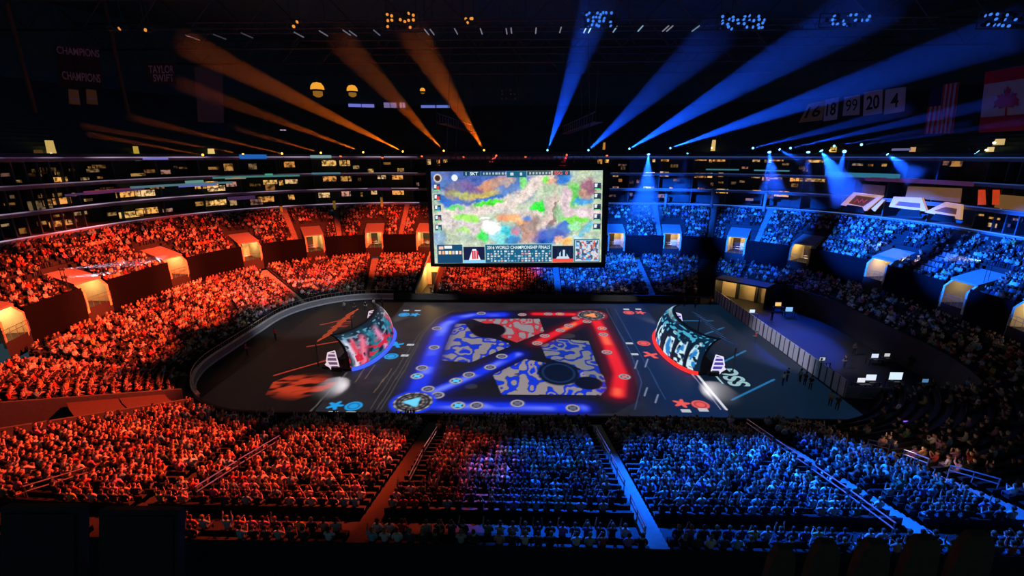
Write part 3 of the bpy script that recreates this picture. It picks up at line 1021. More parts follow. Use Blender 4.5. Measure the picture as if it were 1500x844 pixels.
def paint_screen(nx, ny):
    U, V = np.meshgrid(np.linspace(0, 1, nx), np.linspace(0, 1, ny))
    x = 68 + U * 1318
    y = 762 - V * 704
    wob = (vnoise(x / 46, y / 46, 41) - .5) * 26 + (vnoise(x / 15, y / 15, 61) - .5) * 16
    wob2 = (vnoise(x / 44, y / 44, 42) - .5) * 26 + (vnoise(x / 15, y / 15, 62) - .5) * 16
    xx, yy = x + wob, y + wob2
    img = np.zeros((ny, nx, 3))
    img[:] = np.array(lin((182, 196, 168)))

    def ell(cx, cy, rx, ry, rot, c, a=1.0, soft=.34):
        t = R(rot)
        dx, dy = xx - cx, yy - cy
        d = np.hypot((dx * math.cos(t) + dy * math.sin(t)) / rx, (-dx * math.sin(t) + dy * math.cos(t)) / ry)
        blend(img, (1 - sstep(1 - soft, 1 + soft, d)) * a, c)

    def band_(pts, w, c, a=1.0):
        d = seg_dist(xx, yy, pts)
        blend(img, (1 - sstep(w * .6, w * 1.3, d)) * a, c)
    band_([(70, 80), (420, 100), (760, 170)], 120, (58, 92, 176), .95)
    band_([(140, 260), (420, 290), (700, 250), (790, 190)], 42, (52, 110, 186))
    ell(205, 290, 60, 40, 0, (36, 90, 196))
    ell(290, 175, 110, 55, -10, (120, 100, 150))
    ell(240, 220, 60, 40, 0, (150, 120, 120))
    ell(520, 165, 150, 42, -22, (196, 140, 112))
    ell(330, 235, 130, 26, 8, (168, 170, 74))
    ell(470, 235, 120, 24, -14, (196, 176, 96))
    ell(370, 190, 90, 30, 20, (112, 88, 150), .8)
    ell(660, 130, 60, 30, -30, (186, 150, 140))
    ell(690, 215, 90, 30, -20, (80, 120, 190), .9)
    band_([(150, 375), (420, 345), (640, 300), (800, 225), (900, 120)], 46, (222, 206, 196))
    ell(510, 296, 118, 19, -8, (78, 222, 60))
    ell(240, 325, 75, 11, 0, (90, 206, 90))
    ell(780, 130, 30, 60, 0, (120, 210, 110))
    band_([(150, 420), (300, 480), (480, 470)], 55, (206, 196, 192))
    ell(340, 405, 105, 28, 10, (150, 226, 84))
    ell(300, 500, 60, 22, 10, (170, 220, 120))
    band_([(600, 350), (900, 400)], 35, (214, 200, 190), .8)
    blend(img, in_poly(xx, yy, [(822, 340), (925, 262), (938, 368)]) * 1.0, (44, 228, 54))
    ell(460, 540, 42, 56, 0, (30, 222, 56))
    ell(840, 490, 130, 95, 0, (176, 134, 116))
    ell(800, 560, 80, 50, 0, (196, 150, 140), .8)
    band_([(1010, 90), (985, 190), (1005, 300), (985, 420), (925, 495)], 46, (206, 186, 172))
    band_([(1025, 300), (1010, 430), (960, 480)], 16, (128, 96, 84), .9)
    ell(975, 200, 45, 60, 0, (160, 190, 150), .9)
    ell(950, 125, 30, 26, 0, (120, 214, 80))
    ell(1085, 110, 70, 50, 0, (48, 112, 190))
    ell(1000, 130, 40, 22, -30, (206, 160, 130))
    ell(660, 405, 95, 26, 4, (238, 168, 106))
    ell(620, 420, 40, 22, 0, (240, 140, 84))
    ell(640, 545, 115, 72, 0, (64, 186, 200))
    ell(560, 560, 50, 40, 0, (150, 222, 224))
    ell(530, 480, 70, 52, 0, (244, 248, 248))
    ell(480, 405, 40, 10, -6, (240, 244, 240))
    ell(620, 580, 60, 36, 0, (126, 214, 210))
    ell(706, 515, 32, 34, 0, (190, 118, 142))
    ell(740, 440, 30, 30, 20, (232, 176, 120))
    ell(795, 412, 36, 24, 0, (90, 132, 204))
    ell(990, 555, 140, 72, -20, (28, 76, 176))
    ell(1100, 480, 62, 50, 0, (44, 104, 200))
    ell(700, 585, 60, 30, 0, (40, 110, 190), .8)
    ell(1058, 588, 34, 30, 0, (232, 178, 140))
    ell(1118, 590, 36, 30, 0, (244, 180, 84))
    ell(1170, 240, 82, 90, 0, (110, 206, 92))
    band_([(1110, 210), (1090, 300), (1130, 370), (1330, 385)], 40, (222, 198, 204))
    ell(1275, 180, 66, 72, 10, (156, 106, 126))
    ell(1245, 235, 40, 34, 0, (190, 146, 130))
    ell(1235, 290, 78, 30, 0, (64, 156, 214))
    ell(1175, 425, 120, 26, 4, (124, 224, 84))
    ell(1180, 480, 60, 30, 0, (150, 220, 160))
    ell(1050, 370, 40, 60, 0, (120, 190, 120), .7)
    band_([(1205, 572), (1312, 452)], 20, (112, 190, 206))
    band_([(1170, 560), (1220, 590)], 20, (190, 220, 220))
    ell(110, 560, 60, 60, 0, (120, 160, 196), .8)
    n = vnoise(x / 16, y / 16, 43) * .5 + vnoise(x / 38, y / 38, 44) * .5
    img *= (.58 + .84 * n)[..., None]
    n3 = vnoise(x / 7, y / 7, 63)
    img *= (.82 + .36 * n3)[..., None]
    blend(img, .10 * sstep(.45, .8, vnoise(x / 90, y / 90, 64)), (205, 190, 225))
    blend(img, .16 * sstep(.5, .8, vnoise(x / 70, y / 70, 65)), (120, 180, 200))

    def rect(x0, y0, x1, y1, c, a=1.0):
        blend(img, ((x > x0) & (x < x1) & (y > y0) & (y < y1)) * a, c)
    # score bars
    for x0, x1 in ((318, 448), (456, 644), (810, 994), (1004, 1136)): rect(x0, 58, x1, 92, (18, 62, 86), .95)
    rect(652, 58, 804, 104, (24, 92, 122))
    for xx_ in range(470, 640, 24): rect(xx_, 68, xx_ + 12 + (xx_ % 7), 84, (186, 206, 214), .7)
    for xx_ in range(826, 985, 25): rect(xx_, 68, xx_ + 12 + (xx_ % 5), 84, (196, 206, 214), .7)
    rect(680, 70, 704, 90, (214, 226, 232), .8)
    rect(755, 70, 772, 90, (214, 226, 232), .8)
    # players' portraits down both sides
    for k, yy0 in enumerate((150, 226, 306, 382, 458)):
        for x0 in (82, 1322):
            rect(x0, yy0, x0 + 54, yy0 + 48, (40, 62, 96))
            rect(x0 + 6, yy0 + 4, x0 + 26, yy0 + 30, (222, 226, 232))
            rect(x0 + 24, yy0 + 14, x0 + 46, yy0 + 44, ((206, 70, 66), (214, 60, 70), (60, 130, 190), (150, 120, 110), (120, 170, 160))[k] if x0 < 200 else (40, 44, 60))
            rect(x0 + 4, yy0 + 42, x0 + 50, yy0 + 48, (96, 220, 120))
    ell(1e5, 0, 1, 1, 0, (0, 0, 0))
    d = np.hypot(x - 118, y - 106)
    blend(img, 1 - sstep(30, 34, d), (50, 36, 34))
    blend(img, np.exp(-((d - 27) / 5) ** 2), (226, 206, 190))
    d = np.hypot(x - 250, y - 104)
    blend(img, 1 - sstep(22, 26, d), (220, 228, 234))
    # lower panels
    rect(92, 612, 292, 762, (20, 74, 110))
    rect(150, 622, 210, 644, (226, 232, 236))
    rect(104, 626, 140, 650, (236, 190, 170))
    for k in range(7): rect(102 + k * 27, 662, 122 + k * 27, 690, ((236, 200, 176), (240, 170, 120), (214, 226, 230), (250, 210, 140), (206, 190, 180), (230, 230, 236), (236, 180, 150))[k])
    rect(96, 694, 290, 762, (14, 66, 104))
    rect(300, 632, 468, 762, (20, 30, 64))
    blend(img, in_poly(x, y, [(340, 740), (372, 650), (400, 650), (436, 740)]) * 1.0, (226, 232, 240))
    for xx_ in (366, 384, 402): rect(xx_, 664, xx_ + 13, 728, (206, 44, 66))
    rect(300, 738, 468, 762, (128, 196, 232))
    rect(470, 612, 1000, 762, (22, 92, 126))
    rect(478, 618, 992, 656, (26, 84, 112))
    for a, b, w in ((470, 474, 0), (996, 1000, 0)): rect(a, 612, b, 762, (150, 206, 216))
    rect(470, 610, 1000, 616, (150, 206, 216))
    rng2 = np.random.default_rng(5)
    for r_ in range(5):
        for c_ in range(19):
            xa = 488 + c_ * 27
            if rng2.random() < .8:
                cc = ((206, 222, 230), (226, 224, 214), (150, 190, 205), (196, 214, 222), (110, 160, 190), (230, 150, 140))[int(rng2.integers(0, 6))]
                rect(xa, 664 + r_ * 19, xa + rng2.integers(8, 22), 676 + r_ * 19, cc, .9)
    rect(1002, 630, 1168, 762, (18, 28, 56))
    blend(img, in_poly(x, y, [(1030, 735), (1075, 660), (1098, 660), (1140, 735)]) * 1.0, (186, 210, 226))
    for xx_ in (1042, 1068, 1100, 1130): rect(xx_, 652, xx_ + 16, 712, (20, 40, 70))
    rect(1002, 732, 1168, 762, (232, 78, 62))
    # small overview picture in the corner
    rect(1170, 576, 1372, 762, (40, 120, 140))
    rect(1182, 586, 1364, 752, (196, 206, 214))
    q = vnoise(x / 17, y / 17, 51)
    inm = ((x > 1186) & (x < 1360) & (y > 590) & (y < 748))
    blend(img, inm * sstep(.5, .58, q), (64, 84, 104))
    blend(img, inm * sstep(.68, .74, vnoise(x / 14, y / 14, 52)), (216, 90, 76))
    blend(img, inm * sstep(.7, .76, vnoise(x / 14, y / 14, 53)), (70, 150, 220))
    return img


NXS, NYS = 480, 268
scol = paint_screen(NXS, NYS)
blv, brv, trv, tlv = [np.array(p[:]) for p in (bl, br, tr, tl)]


def spos(u, v):
    u, v = u[:, None], v[:, None]
    return (blv * (1 - u) + brv * u) * (1 - v) + (tlv * (1 - u) + trv * u) * v


front = grid_mesh('screen_face', NXS, NYS, spos, scol, attr_mat('screen_picture', 1.2, (.02, .02, .02), .4), hs)


def on_screen(x0, y0, x1, y1):
    f = lambda x, y: Vector(spos(np.array([(x - 68) / 1318]), np.array([(762 - y) / 704]))[0]) + Vector((0, -.06, 0))
    return bilerp(f(x0, y1), f(x1, y1), f(x1, y0), f(x0, y0))


M_TXT = glow('screen_text', (226, 246, 250), 1.1)
lettering('2016 WORLD CHAMPIONSHIP FINALS', 'caption', M_TXT, on_screen(488, 624, 984, 651), hs, bold=.012)
lettering('1  SKT', 'caption', M_TXT, on_screen(338, 63, 432, 87), hs)
lettering('SSG  0', 'caption', glow('screen_text_red', (250, 96, 90), 1.1), on_screen(1018, 63, 1120, 87), hs)
# the box behind: deep frame, side and back faces
x0, x1, z0, z1 = min(bl.x, tl.x) - .45, max(br.x, tr.x) + .45, min(bl.z, br.z) - .35, max(tl.z, tr.z) + .35
D = 9.0
part(MB().box(((x0 + x1) / 2, SY + D / 2 + .1, (z0 + z1) / 2), (x1 - x0 - .2, D, z1 - z0 - .1)), 'screen_body', M_BLACK, hs)
fr = MB()
for a, b, c_, d_ in ((x0, x1, z0, min(bl.z, br.z) - .02), (x0, x1, max(tl.z, tr.z) + .02, z1), (x0, min(bl.x, tl.x) - .0, z0, z1), (max(br.x, tr.x) + .0, x1, z0, z1)):
    fr.box(((a + b) / 2, SY - .02, (c_ + d_) / 2), (b - a, .3, d_ - c_))
part(fr, 'screen_frame', M_BLACK, hs)
for xx_, nm in ((x0 + .02, 'side_face'), (x1 - .02, 'side_face')):
    part(MB().box((xx_, SY + D / 2, (z0 + z1) / 2), (.1, D - .6, z1 - z0 - .8)), nm, mat('side_screen', (.02, .02, .03), .4, 0, lin((60, 110, 120)), .5, scale=.7), hs)
tm = MB()
for yy in (SY + .6, SY + D - .6):
    for zz in (z1 + .25, z1 + 1.5): tm.tube([(x0 + 1, yy, zz), (x1 - 1, yy, zz)], .09, 6)
    for k in range(14):
        xa = x0 + 1 + (x1 - x0 - 2) * k / 14
        xb_ = x0 + 1 + (x1 - x0 - 2) * (k + 1) / 14
        tm.tube([(xa, yy, z1 + .25), ((xa + xb_) / 2, yy, z1 + 1.5), (xb_, yy, z1 + .25)], .05, 5)
for xa in (x0 + 1, x1 - 1):
    for zz in (z1 + .25, z1 + 1.5): tm.tube([(xa, SY + .6, zz), (xa, SY + D - .6, zz)], .09, 6)
part(tm, 'roof_truss', M_STEEL, hs)
for xa in (x0 + 2, x1 - 2):
    for yy in (SY + 1, SY + D - 1): part(MB().tube([(xa, yy, z1), (xa * .8, yy, 45)], .04, 5), 'cable', M_STEEL, hs)

# ------------------------------------------------------------------ barriers
pn, pf = on_z(1236, 584, 0), on_z(1046, 441, 0)
NP = 16
for i in range(NP):
    a, b = pn.lerp(pf, i / NP), pn.lerp(pf, (i + 1) / NP)
    d = (b - a).normalized()
    c = (a + b) / 2
    word = ['at the corner of the row', 'second', 'third', 'fourth', 'fifth', 'sixth', 'seventh', 'eighth', 'ninth', 'tenth', 'eleventh', 'twelfth', 'thirteenth', 'fourteenth', 'fifteenth', 'last and farthest of the row'][i]
    root = empty('barrier_panel', (c.x, c.y, 0), 'tall pale barrier panel by the production area, ' + (word if i in (0, 15) else word + ' from the corner'), 'barrier', 'pale barrier panels beside the production area')
    ang = math.atan2(d.y, d.x)
    ln = (b - a).length - .06
    H = 1.95
    part(MB().box((c.x, c.y, H / 2 + .1), (ln, .08, H), rz=ang), 'panel', M_WHITE, root)
    pm = MB()
    for e in (-.5, 0, .5):
        p = c + d * (ln * e * .97)
        pm.box((p.x - .06, p.y, H / 2 + .06), (.07, .07, H + .1), rz=ang)
    part(pm, 'post', M_GREYWALL, root)
    part(MB().box((c.x + .25, c.y, .04), (.7, ln * .9, .06)), 'foot', M_BLACK, root)
pe = on_z(1320, 586, 0)
for i in range(4):
    a, b = (pn + Vector((.25, .1, 0))).lerp(pe, i / 4), (pn + Vector((.25, .1, 0))).lerp(pe, (i + 1) / 4)
    d = (b - a).normalized()
    c = (a + b) / 2
    ang = math.atan2(d.y, d.x)
    root = empty('barrier_panel', (c.x, c.y, 0), 'low dark blue barrier panel of the short return, ' + ('touching the pale corner panel', 'second from the pale corner panel', 'third from the pale corner panel', 'farthest from the pale corner panel')[i], 'barrier', 'dark barrier panels of the short return')
    ln = (b - a).length - .06
    part(MB().box((c.x, c.y, .72), (ln, .08, 1.2), rz=ang), 'panel', mat('blue_grey_board', (.16, .2, .3), .5), root)
    part(MB().box((c.x, c.y, .04), (ln * .9, .6, .06), rz=ang), 'foot', M_BLACK, root)

rb = empty('rink_boards', at_q(6.5, .2), 'long curved grey rink wall with pale rails along the red-lit end', 'rink wall')
part(MB().sweep([(.1, 0), (.1, 1.05), (.3, 1.05), (.3, 0)], 5.42, 8.05, close=True, caps=True), 'board', mat('rink_board', (.34, .33, .35), .5, scale=3), rb)
part(MB().sweep([(.02, .98), (.02, 1.1), (.38, 1.1), (.38, .98)], 5.42, 8.05, close=True, caps=True), 'top_rail', mat('pale_rail', (.75, .75, .78), .4), rb)
part(MB().sweep([(-.02, .1), (-.02, .3), (.09, .3), (.09, .1)], 5.42, 8.05, close=True, caps=True), 'kick_plate', MATS['pale_rail'], rb)
pm = MB()
for qq in np.arange(5.45, 8.04, .032):
    p = at_q(qq, .2)
    pm.tube([(p.x, p.y, 1.05), (p.x, p.y, 1.75)], .03, 4)
pm.sweep([(.17, 1.72), (.17, 1.78), (.23, 1.78), (.23, 1.72)], 5.42, 8.05, close=True, caps=True)
part(pm, 'glass_frame', M_RAIL, rb)
struct(MB().sweep([(.3, 0), (.3, 1.1), (.6, 1.1), (.6, 0)], 8.06, 9.25, close=True, caps=True).build('wall_far', M_BLACK))
struct(MB().sweep([(.3, 0), (.3, .9), (.6, .9), (.6, 0)], 3.96, 5.40, close=True, caps=True).build('wall_near', M_BLACK))
def on_slope(px_, py_, lift=0.0):
    z = 4.0
    for _ in range(30):
        p = on_z(px_, py_, z + lift)
        s = max(0, sdf(p.x, p.y))
        z = .5 * z + .5 * (.7 + ROW_Z / ROW_S * max(0, s - 1.5) + .1)
    return Vector((p.x, p.y, z))


RAILS = [((412, 654), (352, 692), 'upper length beside the orange corner stairs'), ((350, 694), (290, 734), 'lower length beside the orange corner stairs'), ((641, 640), (622, 672), 'far length on the amber middle stairs'), ((620, 676), (600, 718), 'near length on the amber middle stairs'), ((872, 640), (892, 678), 'far length on the blue middle stairs'), ((894, 684), (914, 724), 'middle length on the blue middle stairs'), ((922, 746), (944, 796), 'near length on the blue middle stairs'), ((1092, 628), (1130, 656), 'far length on the outer blue stairs'), ((1134, 660), (1182, 694), 'second length on the outer blue stairs'), ((1186, 698), (1238, 736), 'third length on the outer blue stairs'), ((1242, 740), (1306, 790), 'nearest length on the outer blue stairs'), ((132, 704), (40, 734), 'long one glowing orange at the near red corner'), ((1320, 676), (1356, 690), 'upper one beside the peach-lit stairs'), ((1386, 700), (1460, 722), 'lower one beside the peach-lit stairs'), ((1268, 660), (1300, 668), 'short one at the head of the peach-lit stairs')]
RAIL_LINES = [(on_slope(*a), on_slope(*b)) for a, b, _ in RAILS]

# ------------------------------------------------------------------ people
def skeleton(pose, seed=0):
    """joints (x, y forward, z up; the seat is at z = 0), radii, edges and region of each joint"""
    J = [('pelvis', (0, 0, .12), (.15, .12), 't'), ('belly', (0, .0, .27), (.14, .115), 's'), ('chest', (0, -.01, .43), (.165, .125), 's'),
         ('collar', (0, -.005, .55), (.10, .08), 's'), ('neck', (0, .01, .62), (.052, .055), 'k'), ('jaw', (0, .035, .69), (.07, .08), 'k'),
         ('face', (0, .025, .77), (.085, .105), 'k'), ('crown', (0, .01, .86), (.06, .075), 'h')]
    E = [(i, i + 1) for i in range(7)]
    arms = {'lap': ((.235, .02, .27), (.13, .24, .17), (.09, .31, .17)), 'clap': ((.24, .12, .34), (.09, .30, .46), (.035, .36, .52)),
            'up': ((.235, .12, .66), (.20, .13, .90), (.20, .14, .98)), 'phone': ((.22, .17, .36), (.10, .33, .58), (.05, .37, .65)),
            'cross': ((.235, .06, .29), (.05, .24, .30), (-.04, .25, .31))}
    pl, pr = {'lap': ('lap', 'lap'), 'up': ('up', 'up'), 'one': ('up', 'lap'), 'clap': ('clap', 'clap'), 'phone': ('phone', 'phone'), 'cross': ('cross', 'cross'), 'stand': ('lap', 'lap'), 'point': ('up', 'phone')}[pose]
    for sx, kind in ((-1, pl), (1, pr)):
        e, w, h = arms[kind]
        b = len(J)
        J += [('shoulder', (sx * .19, -.01, .52), (.062, .062), 's'), ('elbow', (sx * e[0], e[1], e[2]), (.047, .047), 's'), ('wrist', (sx * w[0], w[1], w[2]), (.033, .033), 'k'), ('hand', (sx * h[0], h[1], h[2]), (.045, .025), 'k')]
        E += [(3, b), (b, b + 1), (b + 1, b + 2), (b + 2, b + 3)]
    for sx in (-1, 1):
        b = len(J)
        if pose == 'stand':
            J += [('hip', (sx * .09, .0, .04), (.085, .085), 't'), ('knee', (sx * .1, .02, -.37), (.06, .06), 't'), ('ankle', (sx * .1, .0, -.76), (.045, .045), 't'), ('toe', (sx * .11, .13, -.80), (.045, .035), 't')]
        else:
            J += [('hip', (sx * .095, .06, .10), (.088, .08), 't'), ('knee', (sx * .11, .40, .10), (.066, .066), 't'), ('ankle', (sx * .11, .37, -.32), (.045, .045), 't'), ('toe', (sx * .115, .48, -.375), (.045, .032), 't')]
        E += [(0, b), (b, b + 1), (b + 1, b + 2), (b + 2, b + 3)]
    return J, E


def skin_mesh(J, E, sub):
    me = bpy.data.meshes.new('body')
    me.from_pydata([j[1] for j in J], E, [])
    o = bpy.data.objects.new('body', me)
    C.objects.link(o)
    md = o.modifiers.new('skin', 'SKIN')
    for i, sv in enumerate(me.skin_vertices[0].data):
        sv.radius = J[i][2]
        sv.use_root = (i == 0)
    if sub:
        sd = o.modifiers.new('sub', 'SUBSURF')
        sd.levels = sd.render_levels = sub
    dg = bpy.context.evaluated_depsgraph_get()
    out = bpy.data.meshes.new_from_object(o.evaluated_get(dg))
    bpy.data.objects.remove(o)
    bpy.data.meshes.remove(me)
    return out


def region_of(co, J, E):
    P, Rg = [j[1] for j in J], [j[3] for j in J]
    for a, b in E:
        for t_ in (.2, .4, .6, .8):
            P.append(tuple(np.array(J[a][1]) * (1 - t_) + np.array(J[b][1]) * t_))
            Rg.append(J[b][3] if J[a][0] == 'pelvis' or t_ > .5 else J[a][3])
    d = ((co[:, None, :] - np.array(P)[None]) ** 2).sum(-1)
    return np.array(Rg)[d.argmin(1)]


# crowd members too far off to be told apart: boxy copies of the same figures, gathered in one object
TPL = []
for pose in ('lap', 'clap', 'up', 'one', 'phone', 'cross', 'lap', 'clap'):
    J, E = skeleton(pose)
    me = skin_mesh(J, E, 0)
    co = np.array([v.co[:] for v in me.vertices])
    reg = region_of(co, J, E)
    faces = [tuple(p.vertices) for p in me.polygons]
    q4 = np.array([f if len(f) == 4 else (f[0], f[1], f[2], f[2]) for f in faces if len(f) in (3, 4)])
    ok = q4[:, 2] != q4[:, 3]
    TPL.append((co, reg, q4[ok], q4[~ok][:, :3]))
print('crowd template verts', [len(t[0]) for t in TPL])

SHIRT = [((.66, .64, .62), 'white', 13), ((.42, .40, .38), 'pale grey', 10), ((.02, .02, .023), 'black', 36), ((.05, .052, .06), 'dark grey', 18), ((.55, .30, .22), 'tan', 5), ((.03, .045, .12), 'navy', 10), ((.42, .06, .05), 'red', 7), ((.18, .42, .55), 'light blue', 7), ((.5, .42, .12), 'yellow', 3), ((.4, .18, .4), 'pink', 4), ((.1, .22, .12), 'green', 5)]
SW = np.array([s[2] for s in SHIRT], float)
SW /= SW.sum()
SKIN = np.array([(.50, .32, .22), (.6, .4, .3), (.36, .2, .13), (.2, .1, .06)])
HAIR = np.array([(.012, .01, .009), (.03, .018, .012), (.09, .05, .025), (.2, .14, .07)])
TROU = np.array([(.02, .022, .03), (.04, .05, .09), (.05, .045, .04), (.015, .015, .015)])

COLUMN_Q = [q_of(*on_ring(x, y, 23.5)[:2]) for x, y in ((414, 322), (491, 312), (560, 308), (974, 306), (1042, 304), (1118, 312))]
COLUMN_Q = [c if c > 4 else c + 8 for c in COLUMN_Q]
seats = []      # q, s, z, tier, row, section


def fill(tier, row_fn, i0, i1, q0, q1, sec, dens, skip=(), s_off=.57):
    for i in range(i0, i1):
        if i in skip: continue
        s, z = row_fn(i)
        # arc length at this row
        qs = q_samples(q0, q1)
        pts = [at_q(q_, s + s_off) for q_ in qs]
        L = [0.0]
        for a, b in zip(pts[:-1], pts[1:]): L.append(L[-1] + (b - a).length)
        n = int(L[-1] / .60)
        if n < 1: continue
        off = (L[-1] - (n - 1) * .60) / 2 if n > 1 else L[-1] / 2
        qv = np.interp([off + k * .60 for k in range(n)], L, qs)
        for k, q_ in enumerate(qv):
            if tier == 'up' and i < 5 and any(abs(q_ - v) < half_w(v, 2.3, 16) for v in voms): continue
            if tier == 'up' and i == N_UP - 1 and any(abs(q_ - c) < half_w(c, .8, 23) for c in COLUMN_Q): continue
            dd = dens(q_, i) if callable(dens) else dens
            if rng.random() > dd: continue
            if tier == 'near':
                w_ = at_q(q_, s + s_off)
                if any(seg_dist(np.array([w_.x]), np.array([w_.y]), [(a.x, a.y), (b.x, b.y)])[0] < .62 for a, b in RAIL_LINES): continue
            seats.append((q_, s + s_off, z + .42, tier, i, sec))


def clump(p):
    return .80 + .34 * (float(vnoise(np.array([p.x * .35]), np.array([p.y * .35 + p.z * .5]), 77)[0]) - .5) * 2


for k, (a, b) in enumerate(near_sections):
    def dn(q_, i, k=k):
        if k == 0: return .3 if i > 4 else .15
        return .86 if i > 1 else .6
    fill('near', low_row, 0, N_NEAR, a, b, k, dn, NEAR_SKIP)
for k, (a, b) in enumerate(low_sections): fill('low', low_row, 0, N_LOW, a, b, k, lambda q_, i: min(.96, clump(at_q(q_, low_row(i)[0])) + .04))
fill('lowright', low_row, 9, N_LOW, 9.3, 11.3, 0, .6)


def up_d(q_, i):
    p = at_q(q_, 20)
    if p.x > 46 and p.y > 60 and p.y < 72: return .38        # rows of empty seats at the blue end
    if p.x < -30: return clump(at_q(q_, up_row(i)[0]))
    return .9


for k, (a, b) in enumerate(up_sections): fill('up', up_row, 0, N_UP, a, b, k, up_d)
for v in voms: fill('up', up_row, 5, N_UP, v - half_w(v, 1.75, 16), v + half_w(v, 1.75, 16), 90, .85)

pos = np.array([at_q(s[0], s[1], s[2])[:] for s in seats])
px, py, zc = proj(pos + np.array([0, 0, .6]))
vis = (zc > 5) & (px > -25) & (px < 1525) & (py > 150) & (py < 812)
# black covers in front of the camera hide these
vis &= ~((py > 742) & (px < 272)) 
order = [i for i in np.argsort(zc) if vis[i] and seats[i][3] == 'near' and py[i] < 806]
near_ids = order[:300]
near_set = set(near_ids)
rest = [i for i in range(len(seats)) if vis[i] and i not in near_set]
print('seats', len(seats), 'visible', int(vis.sum()), 'individual', len(near_ids))

# --- one mesh for the distant crowd
VV, CC, QQ, TT = [], [], [], []
vb = 0
for i in rest:
    q_, s, z, tier, row, sec = seats[i]
    cx, cy, nx, ny = frame_q(q_)
    r = rng.random(8)
    w = (.34, .2, .1, .1, .13, .13)
    tp = int(rng.choice(6, p=w))
    co, reg, q4, t3 = TPL[tp]
    yaw = math.atan2(-ny, -nx) - PI / 2 + (r[0] - .5) * .7
    sc = 1.0 + .16 * r[1]
    c_, s_ = math.cos(yaw), math.sin(yaw)
    x = co[:, 0] * sc
    y = (co[:, 1] + (r[2] - .5) * .06 + np.maximum(co[:, 2], 0) * (r[3] - .5) * .24) * sc
    P = pos[i]
    V = np.stack([x * c_ - y * s_ + P[0], x * s_ + y * c_ + P[1], co[:, 2] * sc + P[2]], 1)
    col = np.empty((len(co), 3))
    sh = np.array(SHIRT[int(rng.choice(len(SHIRT), p=SW))][0]) * (.8 + .4 * r[4])
    col[reg == 's'] = sh
    col[reg == 'k'] = SKIN[int(r[5] * 3.6)]
    col[reg == 'h'] = HAIR[int(r[6] * 3.5)]
    col[reg == 't'] = TROU[int(r[7] * 4)]
    VV.append(V)
    CC.append(col)
    QQ.append(q4 + vb)
    TT.append(t3 + vb)
    vb += len(co)
VV, CC, QQ, TT = np.concatenate(VV), np.concatenate(CC), np.concatenate(QQ), np.concatenate(TT)
me = bpy.data.meshes.new('crowd')
me.vertices.add(len(VV))
me.vertices.foreach_set('co', VV.astype(np.float32).ravel())
nl = QQ.size + TT.size
me.loops.add(nl)
me.loops.foreach_set('vertex_index', np.concatenate([QQ.ravel(), TT.ravel()]).astype(np.int32))
me.polygons.add(len(QQ) + len(TT))
me.polygons.foreach_set('loop_start', np.concatenate([np.arange(0, QQ.size, 4), QQ.size + np.arange(0, TT.size, 3)]).astype(np.int32))
me.polygons.foreach_set('use_smooth', np.ones(len(QQ) + len(TT), bool))
me.update(calc_edges=True)
a = me.color_attributes.new('Col', 'FLOAT_COLOR', 'POINT')
rgba = np.ones((len(VV), 4), np.float32)
rgba[:, :3] = CC
a.data.foreach_set('color', rgba.ravel())
me.materials.append(attr_mat('crowd_cloth', 0, rough=.75))
crowd = bpy.data.objects.new('crowd', me)
C.objects.link(crowd)
tag(crowd, 'packed seated crowd filling the tiers all round the dark floor', 'crowd', kind='stuff')

# --- individual figures
M_SK = [mat('skin_tone_%d' % k, tuple(c), .55, noise=.1) for k, c in enumerate(SKIN)]
M_HR = [mat('hair_%d' % k, tuple(c), .5, noise=.2) for k, c in enumerate(HAIR)]
M_TR = [mat('trousers_%d' % k, tuple(c), .8) for k, c in enumerate(TROU)]
M_SH = {s[1]: mat('shirt_' + s[1].replace(' ', '_'), s[0], .8, noise=.15, scale=12) for s in SHIRT}
M_SHOE = mat('shoe', (.03, .03, .03), .6)
POSE_WORD = {'lap': 'hands in lap', 'clap': 'clapping', 'up': 'both arms raised', 'one': 'one arm raised', 'phone': 'hands at chin', 'cross': 'arms folded'}


def add_head_details(bm):
    """nose, ears, brow and lips grown on the head of a body mesh"""
    def blob(c, r, seg=6):
        g = bmesh.ops.create_icosphere(bm, subdivisions=1, radius=1.0)
        for v in g['verts']: v.co = Vector((v.co.x * r[0], v.co.y * r[1], v.co.z * r[2])) + Vector(c)
    blob((0, .138, .755), (.014, .02, .022))
    for sx in (-1, 1):
        blob((sx * .086, .02, .76), (.012, .022, .032))
        blob((sx * .033, .118, .785), (.016, .014, .010))
    blob((0, .118, .705), (.028, .014, .010))


def add_fingers(bm, J):
    for h, w in ((11, 10), (15, 14)):
        p, q_ = Vector(J[h][1]), Vector(J[w][1])
        d = (p - q_).normalized()
        side = d.cross(Vector((0, 0, 1)) if abs(d.z) < .9 else Vector((0, 1, 0))).normalized()
        up = side.cross(d)
        for k in range(5):
            o = side * ((k - 1.6) * .017) if k < 4 else side * -.045
            ln = (.062, .072, .066, .052, .045)[k]
            a = p + o + d * (.03 if k < 4 else -.01)
            m_ = a + (d + (side * -.5 if k == 4 else Vector())).normalized() * ln * .55
            e = m_ + (d - up * .55).normalized() * ln * .45
            for (s0, s1, r0) in ((a, m_, .0088), (m_, e, .0078)):
                ax = (s1 - s0)
                M = Matrix.Translation((s0 + s1) / 2) @ ax.to_track_quat('Z', 'Y').to_matrix().to_4x4()
                bmesh.ops.create_cone(bm, cap_ends=True, segments=5, radius1=r0, radius2=r0 * .9, depth=ax.length, matrix=M)


